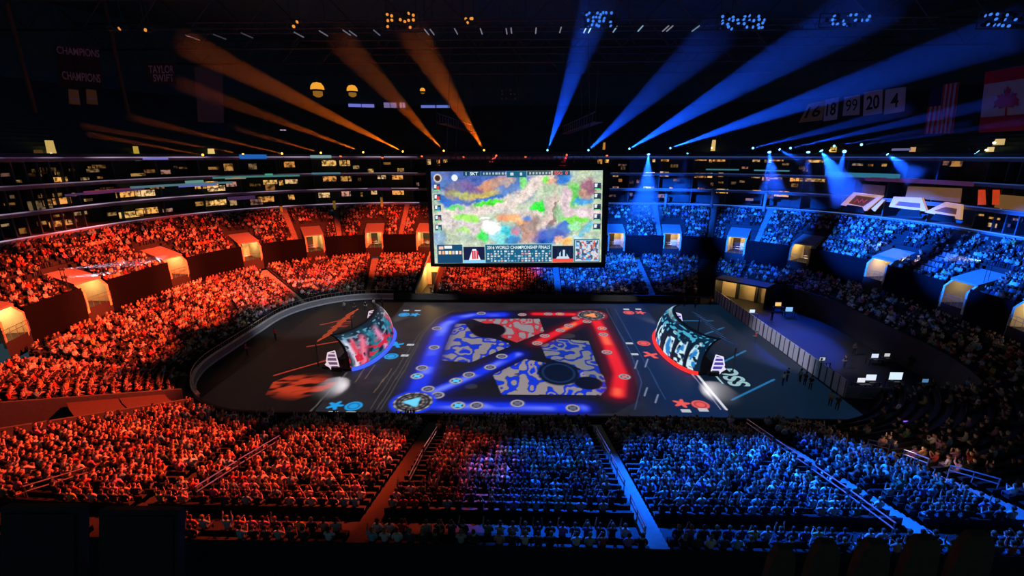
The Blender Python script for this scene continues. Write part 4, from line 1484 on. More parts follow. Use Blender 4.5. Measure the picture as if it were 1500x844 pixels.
def proto_person(pose):
    J, E = skeleton(pose)
    me = skin_mesh(J, E, 1)
    bm = bmesh.new()
    bm.from_mesh(me)
    add_head_details(bm)
    add_fingers(bm, J)
    bm.to_mesh(me)
    bm.free()
    me.materials.clear()
    me.materials.append(M_SK[0])
    me.materials.append(M_TR[0])
    me.materials.append(M_SHOE)
    co = np.array([p.center[:] for p in me.polygons])
    reg = region_of(co, J, E)
    P = np.array([j[1] for j in J])
    near = ((co[:, None, :] - P[None]) ** 2).sum(-1).argmin(1)
    mi = [(2 if J[n][0] == 'toe' else 1) if r == 't' else 0 for r, n in zip(reg, near)]
    me.polygons.foreach_set('material_index', mi)
    me.polygons.foreach_set('use_smooth', [True] * len(mi))
    body = bpy.data.objects.new('person', me)
    C.objects.link(body)
    # shirt: a slightly fuller shell over the trunk and sleeves
    keep = [0, 1, 2, 3] + [i for i, j in enumerate(J) if j[0] in ('shoulder', 'elbow')]
    idx = {k: n for n, k in enumerate(keep)}
    JS = [(J[k][0], J[k][1], (J[k][2][0] + .016, J[k][2][1] + .016), 's') for k in keep]
    # sleeves end above the elbow
    for n, k in enumerate(keep):
        if J[k][0] == 'elbow':
            s_ = Vector(J[k - 1][1])
            e_ = Vector(J[k][1])
            JS[n] = ('elbow', tuple(s_.lerp(e_, .85)), (.062, .062), 's')
    ES = [(idx[a], idx[b]) for a, b in E if a in idx and b in idx]
    ms = skin_mesh(JS, ES, 1)
    ms.materials.clear()
    ms.materials.append(M_SH['black'])
    ms.polygons.foreach_set('use_smooth', [True] * len(ms.polygons))
    so = bpy.data.objects.new('shirt', ms)
    C.objects.link(so)
    so.parent = body
    hb = MB()
    M = Matrix.Diagonal((1.0, 1.16, 1.0))
    hb.lathe([(.088, -.05), (.099, 0), (.094, .05), (.068, .093), (.02, .108)], 12, (0, -.016, .806), M=Matrix.Rotation(R(24), 3, 'X') @ M)
    ho = hb.build('hair', M_HR[0], smooth=True)
    ho.parent = body
    return body


protos = {p: proto_person(p) for p in ('lap', 'clap', 'up', 'one', 'phone', 'cross')}
used = set()
ORD = ['first', 'second', 'third', 'fourth', 'fifth', 'sixth', 'seventh', 'eighth', 'ninth', 'tenth', 'eleventh', 'twelfth', 'thirteenth', 'fourteenth', 'fifteenth', 'sixteenth', 'seventeenth', 'eighteenth', 'nineteenth', 'twentieth']


def ordinal(n):
    if n < 20: return ORD[n]
    t = ['twenty', 'thirty', 'forty', 'fifty', 'sixty', 'seventy', 'eighty', 'ninety'][(n + 1) // 10 - 2]
    u = (n + 1) % 10
    return (t + '-' + ORD[u - 1]) if u else {20: 'twentieth', 30: 'thirtieth', 40: 'fortieth', 50: 'fiftieth', 60: 'sixtieth', 70: 'seventieth'}[n + 1]


SEC = ['unlit corner block', 'outer blue block', 'main blue block', 'violet middle block', 'orange block', 'orange corner block']
ROWW = {23: 'rearmost row', 22: 'last row but one', 19: 'row before cross-aisle', 18: 'second row before cross-aisle', 17: 'third row before cross-aisle', 16: 'fourth row before cross-aisle', 15: 'fifth row before cross-aisle', 14: 'sixth row before cross-aisle'}
seated_row = {}
for i in near_ids:
    q_, s, z, tier, row, sec = seats[i]
    seated_row.setdefault((sec, row), []).append((q_, i))


def dress(o, shirt, k):
    """materials of one copy: set on the object, so that copies share their meshes"""
    for sl, m in ((0, M_SK[k % 4 if k % 7 else 2]), (1, M_TR[k % 4])):
        o.material_slots[sl].link = 'OBJECT'
        o.material_slots[sl].material = m
    for ch in o.children:
        st = ch.name.split('.')[0]
        ch.material_slots[0].link = 'OBJECT'
        ch.material_slots[0].material = M_SH[shirt] if st == 'shirt' else M_HR[(k * 5 + 1) % 4]


def person_copy(pose):
    if pose not in used:
        used.add(pose)
        return protos[pose]
    return copy_tree(protos[pose])


for (sec, row), lst in seated_row.items():
    lst.sort(reverse=True)          # counted from the orange side
    for n, (q_, i) in enumerate(lst):
        k = int(rng.integers(0, 1000))
        pose = ('lap', 'lap', 'clap', 'cross', 'phone', 'up', 'one', 'lap', 'cross', 'clap')[k % 10]
        o = person_copy(pose)
        cx, cy, nx, ny = frame_q(q_)
        o.location = pos[i]
        o.rotation_euler = (0, 0, math.atan2(-ny, -nx) - PI / 2 + float(rng.uniform(-.18, .18)))
        shirt = SHIRT[int(rng.choice(len(SHIRT), p=SW))][1]
        dress(o, shirt, k)
        tag(o, '%s-shirted spectator, %s, %s in %s, %s' % (shirt, POSE_WORD[pose], ordinal(n), ROWW.get(row, 'row'), SEC[sec]), 'person', 'spectators in the nearest rows')
for p, o in protos.items():
    if p not in used:
        for ch in list(o.children): bpy.data.objects.remove(ch)
        bpy.data.objects.remove(o)

# --- staff standing on the floor
stand = proto_person('stand')
stand_used = False


def staff(px_, py_, shirt, label, face=None, z=0.0):
    global stand_used
    o = copy_tree(stand) if stand_used else stand
    stand_used = True
    p = on_z(px_, py_, z)
    o.location = (p.x, p.y, z + .835)
    o.rotation_euler = (0, 0, face if face is not None else float(rng.uniform(0, 6)))
    dress(o, shirt, int(rng.integers(0, 99)))
    tag(o, label, 'person', 'staff on the arena floor')
    return o


M_SH['bright red'] = mat('shirt_bright_red', (.75, .03, .03), .7)
M_SH['bright green'] = mat('shirt_bright_green', (.08, .8, .1), .7)
M_SH['orange'] = mat('shirt_orange', (.85, .35, .06), .7)
staff(1106, 503, 'bright red', 'standing person in bright red jacket beside the pale barrier panels', 1.2)
staff(1040, 448, 'bright red', 'standing person in bright red jacket at the far end of the barrier', 1.6)
staff(404, 498, 'bright red', 'standing person in bright red jacket inside the curved rink wall', -1.6)
staff(362, 521, 'bright red', 'standing person in bright red jacket closest to the curved rink wall', -1.2)
staff(1410, 634, 'bright green', 'standing person in bright green shirt beyond the blue block', 2)
staff(1351, 632, 'orange', 'standing person in orange shirt behind the blue block', 1)
for k, (x, y, c) in enumerate(((1146, 566, 'white'), (1152, 560, 'black'), (1171, 561, 'pale grey'), (1178, 566, 'dark grey'), (1186, 572, 'black'), (1215, 596, 'pale grey'), (1225, 602, 'dark grey'))):
    staff(x, y, c, 'photographer in %s top, %s of the group at the foot of the barrier' % (c, ORD[k]), 1.3 + .2 * k)
for k, (x, y, c) in enumerate(((505, 456, 'pale grey'), (520, 458, 'dark grey'), (536, 456, 'black'), (548, 452, 'white'), (560, 450, 'dark grey'), (1018, 452, 'navy'), (1002, 450, 'dark grey'))):
    staff(x, y, c, 'crew member in %s top at the far floor edge, %s along it' % (c, ORD[k]), 3 + .4 * k)
staff(632, 432, 'red', 'person in red top standing in the floor-level tunnel', 3.3)

# production desks, their crew and their monitors
M_DESK = mat('desk_black', (.02, .02, .022), .5)
DESKS = [(1102, 458, 2, (220, 236, 255)), (1140, 448, 3, (250, 200, 120)), (1156, 456, 4, (140, 200, 255)), (1222, 432, 1, (215, 235, 225)), (1282, 524, 2, (214, 226, 255)), (1276, 557, 4, (226, 236, 255)), (1262, 560, 2, (230, 230, 240)), (1312, 556, 7, (220, 240, 255)), (1314, 490, 3, (220, 220, 240)), (1356, 560, 1, (90, 150, 200)), (1300, 522, 1, (230, 230, 230)), (1205, 528, 1, (214, 230, 230)), (1320, 626, 4, (150, 90, 255)), (1338, 628, 4, (120, 120, 255)), (1398, 632, 2, (90, 200, 220))]
for k, (x, y, sz, c) in enumerate(DESKS):
    p = on_z(x, y, .9)
    word = ['at the tip of the barrier beside the warm opening', 'glowing amber behind the barrier', 'glowing sky blue behind the barrier', 'glowing greenish near the far stand', 'striped pale blue in the middle of the production area', 'glowing white behind the low return panels', 'small and white behind the corner panel', 'large and tilted behind the low return panels', 'below the dim blue-end crowd', 'faint blue at the edge of the production area', 'tiny and white in the middle of the production area', 'small greenish next to the barrier', 'glowing violet behind the blue block', 'glowing indigo behind the blue block', 'glowing cyan next to the green-shirted person'][k]
    root = empty('production_desk', (p.x, p.y, 0), 'black production desk with a monitor, ' + word, 'desk')
    rz = float(rng.uniform(-.5, .5))
    part(MB().box((p.x, p.y, .73), (1.7, .75, .05)), 'desk_top', M_DESK, root)
    for ax, ay in ((-.75, -.3), (.75, -.3), (-.75, .3), (.75, .3)): part(MB().box((p.x + ax, p.y + ay, .355), (.06, .06, .71)), 'leg', M_DESK, root)
    w, h = .38 * sz ** .55 + .25, .24 * sz ** .55 + .16
    m_ = MB().box((p.x, p.y + .1, .78 + h / 2 + .06), (w + .05, .05, h + .05)).box((p.x, p.y + .12, .79), (.3, .2, .03)).box((p.x, p.y + .13, .84), (.05, .04, .12))
    mo = part(m_, 'monitor', M_BLACK, root)
    fc = MB().box((p.x, p.y + .07, .78 + h / 2 + .06), (w, .012, h)).build('monitor_face', glow('monitor_glow_%d' % k, c, 1.0 if sz > 1 else .7))
    fc.parent = mo
    part(MB().box((p.x - .5, p.y - .1, .80), (.35, .3, .1)), 'control_box', M_GREYWALL, root)
for k, (x, y) in enumerate(((1130, 470), (1170, 462), (1200, 545), (1236, 540), (1250, 520), (1296, 505), (1330, 540), (1345, 500))):
    staff(x, y, ('black', 'dark grey', 'navy')[k % 3], 'crew member in %s top in the dark production area, %s from the far end' % (('black', 'dark grey', 'navy')[k % 3], ORD[k]), .5 * k)

# rows of empty seats at the blue end
seat_me = MB().box((0, .02, -.02), (.46, .42, .06)).box((0, -.2, .22), (.46, .06, .5), M=Matrix.Rotation(R(8), 3, 'X'))
seat_proto = seat_me.build('stadium_seat', mat('folded_seat', (.22, .23, .26), .5))
tag(seat_proto, 'empty pale-lit stadium seat among the thinly filled rows at the blue end', 'seat', 'empty seats at the blue end')
taken = {(round(s[0], 4), s[4]) for s in seats if s[3] == 'up'}
cnt = 0
for (a, b) in up_sections:
    for i in range(N_UP):
        s, z = up_row(i)
        for q_ in np.arange(a + .02, b - .01, .60 / 13.5):
            p = at_q(q_, s + .57, z + .45)
            if not (p.x > 46 and 61 < p.y < 71.5) or any(abs(q_ - v) < half_w(v, 2.2, 16) and i < 6 for v in voms): continue
            if any(abs(q_ - t_[0]) < .045 and t_[1] == i for t_ in taken): continue
            o = seat_proto if cnt == 0 else seat_proto.copy()
            if cnt: C.objects.link(o)
            cx, cy, nx, ny = frame_q(q_)
            o.location = p
            o.rotation_euler = (0, 0, math.atan2(-ny, -nx) - PI / 2)
            cnt += 1
print('empty seats', cnt)
# ------------------------------------------------------------------ lamps, haze shafts
def haze_mat(name, dens, g=.35):
    if name in MATS: return MATS[name]
    m = bpy.data.materials.new(name)
    m.use_nodes = True
    nt = m.node_tree
    nt.nodes.remove(nt.nodes['Principled BSDF'])
    v = nt.nodes.new('ShaderNodeVolumeScatter')
    v.inputs['Density'].default_value = dens
    v.inputs['Anisotropy'].default_value = g
    v.inputs['Color'].default_value = (.97, .97, .97, 1)
    nt.links.new(v.outputs[0], nt.nodes['Material Output'].inputs['Volume'])
    m.cycles.homogeneous_volume = True
    MATS[name] = m
    return m


M_CAN = mat('lamp_housing', (.02, .02, .022), .45)
ORANGE, BLUE, REDL, WHITEL = (1, .17, .006), (.006, .085, 1), (1, .03, .03), (.72, .72, 1)
LENS = {'orange': glow('lens_orange', (255, 190, 70), 3.0), 'blue': glow('lens_blue', (130, 205, 255), 3.0), 'red': glow('lens_red', (255, 110, 60), 1.6), 'white': glow('lens_white', (225, 220, 255), 3.0)}


def moving_head(p, aim, kind, label, group, size=1.0, stand_z=None):
    """base, yoke and tilted head; p is the lens centre"""
    d = (Vector(aim) - Vector(p)).normalized()
    root = empty('moving_head_lamp', Vector(p), label, 'stage lamp', group)
    M = d.to_track_quat('Z', 'Y').to_matrix()
    s = .24 * size
    h = MB().lathe([(s * .55, -s * 3.0), (s * .95, -s * 2.4), (s * .9, -s * .8), (s * 1.05, -s * .1), (s * 1.0, -.02)], 10, p, M=M)
    hd = part(h, 'head', M_CAN, root)
    ln = MB().lathe([(s * .86, -.01), (s * .8, .03), (s * .4, .06), (.01, .07)], 12, p, M=M).build('lens', LENS[kind], smooth=True)
    ln.parent = hd
    c = Vector(p) - d * s * 1.5
    zb = stand_z if stand_z is not None else c.z - s * 3.2
    yk = MB()
    sd = d.cross(Vector((0, 0, 1))).normalized()
    for k in (-1, 1): yk.tube([c + sd * (k * s * 1.1), Vector((c.x, c.y, zb + .1)) + sd * (k * s * 1.1)], s * .14, 5)
    part(yk, 'yoke', M_CAN, root)
    part(MB().box((c.x, c.y, zb + .06), (s * 2.6, s * 2.6, .14)), 'base', M_CAN, root)
    return root


def beam(p, e, r0, r1, kind, power, dens, label, g=.35, lamp=True, group=None, blend_=.25):
    p, e = Vector(p), Vector(e)
    d = (e - p)
    L = d.length
    d.normalize()
    col = {'orange': ORANGE, 'blue': BLUE, 'red': REDL, 'white': WHITEL}[kind]
    half = math.atan((r1 - r0) / L)
    back = r0 / math.tan(half)
    apex = p - d * min(back, .5)
    ang = 2 * math.atan(r1 / (L + (apex - p).length))
    sp = spot('beam_lamp', p + d * .10, e, power, col, math.degrees(ang), blend_, .05)
    mb = MB()
    M = d.to_track_quat('Z', 'Y').to_matrix()
    n = 14
    mb.lathe([(r0 * .8 + (r1 * 1.04 - r0 * .8) * t, .12 + (L - .12) * t) for t in (0, .33, .66, 1)], n, p, M=M)
    o = mb.build('light_haze', haze_mat('haze_%03d' % int(dens * 1000), dens, g))
    tag(o, label, 'haze', group, 'stuff')
    return o


def end_point(px_, py_, z=37.0, zmax=46.0):
    d = ray(px_, py_)
    t = (z - HCAM) / d.z if d.z > 1e-3 else 1e9
    return EYE + d * min(t, zmax)


def across(p, w_px):
    """width in metres of w_px pixels at the distance of p"""
    return w_px * (-((CM.transposed() @ (Vector(p) - EYE)).z)) / FPX


RISE_O = [(709, 220, 603, 45, 52, 1.25, 'steepest orange shaft, just left of the screen'), (650, 221, 498, 58, 46, 1.0, 'second orange shaft out from the screen'), (590, 222, 268, 62, 44, 2.6, 'brightest orange shaft, long and broad'),
          (532, 223, 262, 122, 26, 1.5, 'thin orange shaft below the brightest one'), (470, 224, 345, 188, 9, 1.1, 'short thin orange shaft ending in a bright lamp'), (413, 225, 190, 172, 13, 1.3, 'thin orange shaft over the bluish canopy'),
          (356, 226, 120, 184, 10, 1.1, 'thin low orange shaft above the suites'), (297, 227, 130, 197, 9, .9, 'lowest and outermost thin orange shaft')]
for sx, sy, ex, ey, w, pw, lab in RISE_O:
    p = on_ring(sx, sy, 23.9)
    e = end_point(ex, ey)
    r1 = across(e, w) / 2
    moving_head(p, e, 'orange', 'moving head lamp throwing the ' + lab, 'orange lamps on the suite rail')
    beam(p, e, .12, r1, 'orange', 125000 * pw, .022, lab + ', rising from the suite rail', group='orange haze shafts')
RISE_B = [(802, 220, 880, -8, 58, 1.7, 'steepest blue shaft, just right of the screen'), (862, 220, 1052, 48, 66, .8, 'dim broad blue shaft beside the steepest one'), (922, 218, 1300, -8, 92, 2.0, 'broad blue shaft reaching the red-tipped lamp pod'),
          (982, 217, 1492, 42, 72, 2.6, 'longest bright blue shaft, passing above the jersey banners'), (1103, 217, 1330, 160, 22, .9, 'thin blue shaft ending under the jersey banners'), (1158, 217, 1480, 145, 24, .9, 'thin blue shaft crossing the striped flag'),
          (1222, 214, 1420, 180, 12, .4, 'faint thin blue shaft under the striped flag'), (1262, 212, 1500, 178, 12, .3, 'faintest thin blue shaft under the leaf flag')]
for sx, sy, ex, ey, w, pw, lab in RISE_B:
    p = on_ring(sx, sy, 23.9)
    e = end_point(ex, ey)
    r1 = across(e, w) / 2
    moving_head(p, e, 'blue', 'moving head lamp throwing the ' + lab, 'blue lamps on the suite rail')
    beam(p, e, .12, r1, 'blue', 300000 * pw, .022, lab + ', rising from the suite rail', group='blue haze shafts')
FALL = [(950, 226, 945, 318, 52, 'blue', 1.1, 'bright blue cone falling beside the screen'), (1007, 225, 994, 285, 22, 'blue', .3, 'dim narrow blue cone near the bright one'), (1127, 223, 1132, 282, 40, 'blue', .6, 'soft blue cone under a large bright lamp'),
        (1184, 223, 1178, 300, 34, 'blue', .7, 'blue cone falling straight on the curve of suites'), (1203, 221, 1246, 292, 58, 'blue', 1.0, 'broad slanting blue cone beside the framed logo boxes'), (1237, 222, 1226, 268, 22, 'blue', .5, 'narrow blue cone crossing the broad one'),
        (1300, 226, 1345, 262, 40, 'blue', .3, 'faint blue cone slanting past the logo boxes'), (1431, 223, 1510, 282, 46, 'blue', 1.1, 'slanting blue cone at the frame edge'), (1142, 219, 1172, 236, 14, 'blue', .3, 'short faint blue cone above the suites'),
        (727, 228, 712, 247, 14, 'red', .6, 'short red cone above the screen, orange side'), (830, 227, 822, 249, 14, 'red', .6, 'short red cone above the screen, blue side')]
for sx, sy, ex, ey, w, kind, pw, lab in FALL:
    p = on_ring(sx, sy, 23.6)
    d0 = -((CM.transposed() @ (p - EYE)).z)
    e = on_depth(ex, ey, d0 * (.955 if kind == 'blue' else .86))
    moving_head(p, e, kind, 'lamp on the suite rail throwing the ' + lab, 'down lamps on the suite rail', 1.5 if kind == 'blue' and pw > .4 else 1.0, stand_z=24.3)
    beam(p, e, .22, across(e, w) / 2, kind, 110000 * pw, .05, lab, g=.0, group='falling haze cones', blend_=.5)
for sx, sy, ex, ey, w in ((93, 394, 226, 383, 15), (97, 406, 214, 397, 14)):
    p = on_ring(sx, sy, 16.6)
    e = on_ring(ex, ey, 16.8)
    moving_head(p, e, 'white', 'white spotlight among the red-lit seats, ' + ('the upper of two' if sy < 400 else 'the lower of two'), 'white spotlights', .8, stand_z=8.8)
    beam(p, e, .1, across(e, w) / 2, 'white', 60000, .06, ('upper' if sy < 400 else 'lower') + ' of two lilac jets of light over the red crowd', g=.3, group='white jets')
p = on_ring(1449, 383, 17.2)
e = on_ring(1385, 377, 17.4)
moving_head(p, e, 'white', 'white spotlight among the blue-lit seats', 'white spotlights', .8, stand_z=8.8)
beam(p, e, .1, across(e, 14) / 2, 'white', 22000, .06, 'short pale jet of light over the blue crowd', g=.3, group='white jets')
for k, (x, y) in enumerate(((499, 229), (560, 231), (618, 229), (679, 230), (770, 230), (889, 228))):
    p = on_ring(x, y, 23.7)
    moving_head(p, p + Vector((0, -6, -8)), 'red', 'small red lamp on the suite rail, %s from the orange side' % ORD[k], 'small red lamps on the suite rail', 1.2, stand_z=24.3)

# lamp pods hung from the roof
def pod(px_, py_, zc_, nx_, nz_, wpx, hpx, lens, label):
    c = on_depth(px_, py_, zc_)
    w, h = wpx * zc_ / FPX, hpx * zc_ / FPX
    root = empty('lamp_pod', c, label, 'lamp pod', 'lamp pods under the roof')
    fr = MB()
    for zz in (-h / 2, h / 2): fr.tube([c + Vector((-w / 2 - .3, 0, zz)), c + Vector((w / 2 + .3, 0, zz))], .06, 6)
    for xx in (-w / 2 - .3, 0, w / 2 + .3): fr.tube([c + Vector((xx, 0, -h / 2)), c + Vector((xx, 0, h / 2))], .05, 5)
    part(fr, 'pod_frame', M_STEEL, root)
    for xx in (-w / 2, w / 2): part(MB().tube([c + Vector((xx, 0, h / 2)), Vector((c.x + xx, c.y, 46))], .03, 4), 'cable', M_STEEL, root)
    for i in range(nx_):
        for j in range(nz_):
            if rng.random() < .2: continue
            q_ = c + Vector(((i + .5) / nx_ * w - w / 2 + float(rng.uniform(-.1, .1)), -.15, (j + .5) / nz_ * h - h / 2 + float(rng.uniform(-.1, .1))))
            M = Matrix.Rotation(R(115 + float(rng.uniform(-25, 25))), 3, 'X') @ Matrix.Rotation(R(float(rng.uniform(-25, 25))), 3, 'Y')
            lm = part(MB().lathe([(.08, -.4), (.15, -.3), (.17, 0)], 8, q_, M=M), 'lamp_can', M_CAN, root)
            ln = MB().lathe([(.14, .01), (.10, .05), (.01, .06)], 8, q_, M=M).build('lens', lens if rng.random() < .7 else MATS['lens_dark'])
            ln.parent = lm
    return root


MATS['lens_dark'] = mat('dark_lens', (.05, .06, .08), .2)
PO, PB = glow('pod_orange', (255, 160, 60), .8), glow('pod_blue', (70, 140, 255), .8)
PODS = [(172, 41, 40, 2, 1, 18, 5, PO, 'faint amber lamp pair above the first banner'), (216, 43, 40, 1, 1, 6, 5, PO, 'single amber lamp beside the faint amber pair'), (433, 36, 44, 2, 2, 13, 12, PO, 'small cluster of amber lamps between the two largest orange shafts'), (588, 31, 46, 7, 3, 44, 24, PO, 'large amber lamp pod above the steep orange shafts'),
        (687, 32, 46, 4, 2, 14, 12, PO, 'little amber pod of six lamps, centre of the truss'), (878, 29, 46, 9, 4, 46, 20, PB, 'dense blue lamp pod over the steepest blue shaft'), (1088, 33, 46, 9, 4, 66, 20, PB, 'blue lamp pod over the dim broad shaft'), (1244, 30, 46, 9, 3, 76, 18, PB, 'blue lamp pod with a few red lamps'),
        (1470, 30, 44, 9, 3, 64, 22, PB, 'blue lamp pod at the frame edge'), (745, 138, 66, 4, 3, 24, 16, mat('pod_grey', (.2, .24, .22), .3), 'dim grey speaker-like pod above the screen')]
for a in PODS: pod(*(a[:2] + (a[2] - (3 if a[2] < 50 else 0),) + a[3:]))
# short tubes hung under the front truss, all running away from the camera
tz = on_depth(790, 50, 46)
tr_ = empty('front_truss', (tz.x, tz.y, tz.z), 'long dark lighting truss spanning the roof in front of the screen', 'truss')
tm = MB()
for dz in (0, 1.0): tm.tube([(-34, tz.y, tz.z + .25 + dz), (40, tz.y, tz.z + .25 + dz)], .07, 6)
xx = -34
while xx < 40:
    tm.tube([(xx, tz.y, tz.z + .25), (xx + .8, tz.y, tz.z + 1.25), (xx + 1.6, tz.y, tz.z + .25)], .035, 4)
    xx += 1.6
part(tm, 'truss_beam', M_STEEL, tr_)
for xx in range(-30, 40, 10): part(MB().tube([(xx, tz.y, tz.z + 1.2), (xx, tz.y, 47)], .04, 4), 'cable', M_STEEL, tr_)
TUBES = [(282, 55, .12), (322, 54, .1), (362, 52, .12), (438, 51, .3), (474, 49, .32), (508, 48, .34), (517, 49, .34), (552, 48, .3), (625, 47, .55), (633, 47, .5), (668, 46, .5), (705, 46, .6), (742, 46, .5), (749, 45, .55), (785, 45, .6), (821, 44, .6), (857, 44, 1.6), (864, 44, 1.8), (901, 43, .7), (938, 42, .7), (975, 42, .6), (981, 42, .6), (1019, 42, .4)]
for k, (x, y, b) in enumerate(TUBES):
    d = ray(x, y)
    a = EYE + d * ((tz.y - 1.0) / d.y)
    root = empty('tube_lamp', a, 'short pale tube lamp under the front truss, %s along it' % ordinal(k), 'tube lamp', 'tube lamps under the front truss')
    m = glow('tube_warm', (255, 176, 60), 1.2) if k == 8 and False else glow('tube_%d' % int(b * 100), (150, 190, 220) if x > 830 else (150, 150, 170), b)
    part(MB().tube([a + Vector((0, -1.0, 0)), a + Vector((0, 1.0, 0))], .06, 6), 'tube', m, root)
    part(MB().box((a.x, a.y, a.z + .1), (.1, 2.0, .08)), 'housing', M_CAN, root)

# lanterns, high windows and catwalk at the far roof
for k, (x, y, r, lab) in enumerate(((465, 131, 10, 'large round amber lantern under the far roof'), (516, 133, 8, 'smaller round amber lantern with a dark waist'), (619, 133, 4, 'tiny amber lantern beside the steep orange shaft'))):
    c = on_depth(x, y, 84)
    rr = r * 84 / FPX
    root = empty('lantern', c, lab, 'lantern', 'amber lanterns under the far roof')
    part(MB().lathe([(rr * .98, 0), (rr * .9, rr * .45), (rr * .6, rr * .85), (.02, rr)], 14, c), 'dome', glow('lantern_amber', (255, 170, 50), .9), root, True)
    part(MB().lathe([(rr * .9, -.35), (rr * 1.0, -.1)], 14, c), 'collar', M_BLACK, root)
    part(MB().lathe([(rr * .3, -rr * 1.05), (rr * .72, -rr * .8), (rr * .72, -.35)], 8, c), 'lower_lamp', glow('lantern_dim', (220, 150, 50), .35), root)
    part(MB().tube([c + Vector((0, 0, rr)), (c.x, c.y, 47)], .05, 5), 'cable', M_STEEL, root)
HW = [(530, 161, 36, 16, (120, 124, 220), .8), (572, 159, 18, 16, (150, 130, 190), .55), (590, 158, 8, 14, (180, 160, 200), .5), (638, 157, 42, 5, (110, 130, 225), .7), (1162, 157, 22, 10, (60, 80, 190), .1), (700, 165, 30, 4, (180, 120, 160), .3), (415, 193, 8, 6, (220, 190, 225), .8), (740, 205, 34, 6, (170, 200, 235), .5), (730, 208, 8, 5, (235, 240, 255), 1.2), (800, 209, 10, 4, (190, 255, 220), .8)]
for k, (x, y, w, h, c_, e_) in enumerate(HW):
    c = on_ring(x, y, 44.0 if y < 190 else 34)
    d0 = -((CM.transposed() @ (c - EYE)).z)
    W, H = w * d0 / FPX, h * d0 / FPX
    q_ = q_of(c.x, c.y)
    p, n, t = local_frame(q_, 43.6 if y < 190 else 34)
    p.z = c.z
    fr = MB()
    for a, b, c1, c2 in ((-W / 2 - .1, W / 2 + .1, -H / 2 - .1, -H / 2), (-W / 2 - .1, W / 2 + .1, H / 2, H / 2 + .1), (-W / 2 - .1, -W / 2, -H / 2, H / 2), (W / 2, W / 2 + .1, -H / 2, H / 2), (-.06, .06, -H / 2, H / 2)):
        fr.prism([p + t * a + Vector((0, 0, c1)), p + t * b + Vector((0, 0, c1)), p + t * b + Vector((0, 0, c2)), p + t * a + Vector((0, 0, c2))], n * .2)
    f = struct(fr.build('window_%d' % (300 + k), M_BLACK))
    MB().prism([p + n * .1 + t * -W / 2 + Vector((0, 0, -H / 2)), p + n * .1 + t * W / 2 + Vector((0, 0, -H / 2)), p + n * .1 + t * W / 2 + Vector((0, 0, H / 2)), p + n * .1 + t * -W / 2 + Vector((0, 0, H / 2))], n * .08).build('pane', mat('high_window_%d' % k, (.05, .05, .06), .4, 0, lin(c_), e_, scale=1.5), f)
for k, (xa, ya, xb_, yb_, lab) in enumerate(((640, 180, 690, 194, 'dark catwalk with a pale railing, orange side of the screen'), (872, 178, 824, 196, 'dark catwalk with a pale railing, blue side of the screen'))):
    a, b = on_depth(xa, ya, 70), on_depth(xb_, yb_, 92)
    root = empty('catwalk', (a + b) / 2, lab, 'catwalk')
    mb = MB()
    up = Vector((0, 0, 1.4))
    for o_ in (Vector(), up): mb.tube([a + o_, b + o_], .07, 5)
    for i in range(15): mb.tube([a.lerp(b, i / 14), a.lerp(b, i / 14) + up], .04, 4)
    part(mb, 'railing', M_RAIL, root)
    part(MB().prism([a, b, b + Vector((1.2, 0, 0)), a + Vector((1.2, 0, 0))], (0, 0, -.1)), 'walkway', M_STEEL, root)
    for p in (a, b): part(MB().tube([p, (p.x, p.y, 47)], .05, 4), 'cable', M_STEEL, root)

# lit entrances and glints on the upper deck
GL = [(76, 219, 14, 30, (236, 196, 110), .8, 'bright cream stair opening on the dark upper deck'), (58, 225, 14, 12, (120, 84, 40), .4, 'brown stair flank beside the cream opening'), (201, 225, 8, 24, (214, 178, 70), .8, 'upright yellow opening on the upper deck'), (310, 225, 11, 16, (250, 214, 130), 1.0, 'squat yellow kiosk on the suite roof line'), (1045, 213, 7, 18, (250, 206, 120), .9, 'pointed yellow opening on the blue side'), (1220, 219, 10, 9, (240, 196, 90), .8, 'rounded yellow opening between two blue lamps'),
      (1462, 208, 16, 10, (240, 206, 130), .8, 'slanted yellow opening under the leaf flag'), (1449, 219, 10, 8, (250, 220, 150), .9, 'lower slanted yellow opening beside a blue lamp'), (1336, 219, 8, 8, (250, 190, 130), .7, 'small peach opening on the blue upper deck'), (885, 214, 4, 12, (250, 170, 60), .6, 'narrow amber opening near the screen')]
for k, (x, y, w, h, c_, e_, lab) in enumerate(GL):
    c = on_ring(x, y, 25.6)
    d0 = -((CM.transposed() @ (c - EYE)).z)
    W, H = .85 * w * d0 / FPX, .85 * h * d0 / FPX
    e_ *= .8
    p, n, t = local_frame(q_of(c.x, c.y), 25.6)
    p.z = c.z
    root = empty('deck_opening', (p.x, p.y, p.z - H / 2), lab, 'opening', 'lit openings of the upper deck')
    Z = lambda z: Vector((0, 0, z))
    part(MB().prism([p + t * (-W / 2) + Z(-H / 2), p + t * (W / 2) + Z(-H / 2), p + t * (W * .35) + Z(H / 2), p + t * (-W * .45) + Z(H / 2)], n * .3), 'lit_recess', mat('deck_glow_%d' % k, (.1, .08, .05), .6, 0, lin(c_), e_, scale=1.2), root)
    part(MB().prism([p + t * (-W / 2 - .15) + Z(-H / 2 - .2), p + t * (W / 2 + .15) + Z(-H / 2 - .2), p + t * (W / 2 + .15) + Z(-H / 2), p + t * (-W / 2 - .15) + Z(-H / 2)], n * .4), 'sill', M_CONC, root)
    if e_ > .6: part(MB().lathe([(.02, 0), (.16, .05), (.16, .2), (.02, .25)], 8, p - n * .1 + t * (W * .3) + Z(-H * .3)), 'lamp', M_LAMP, root)
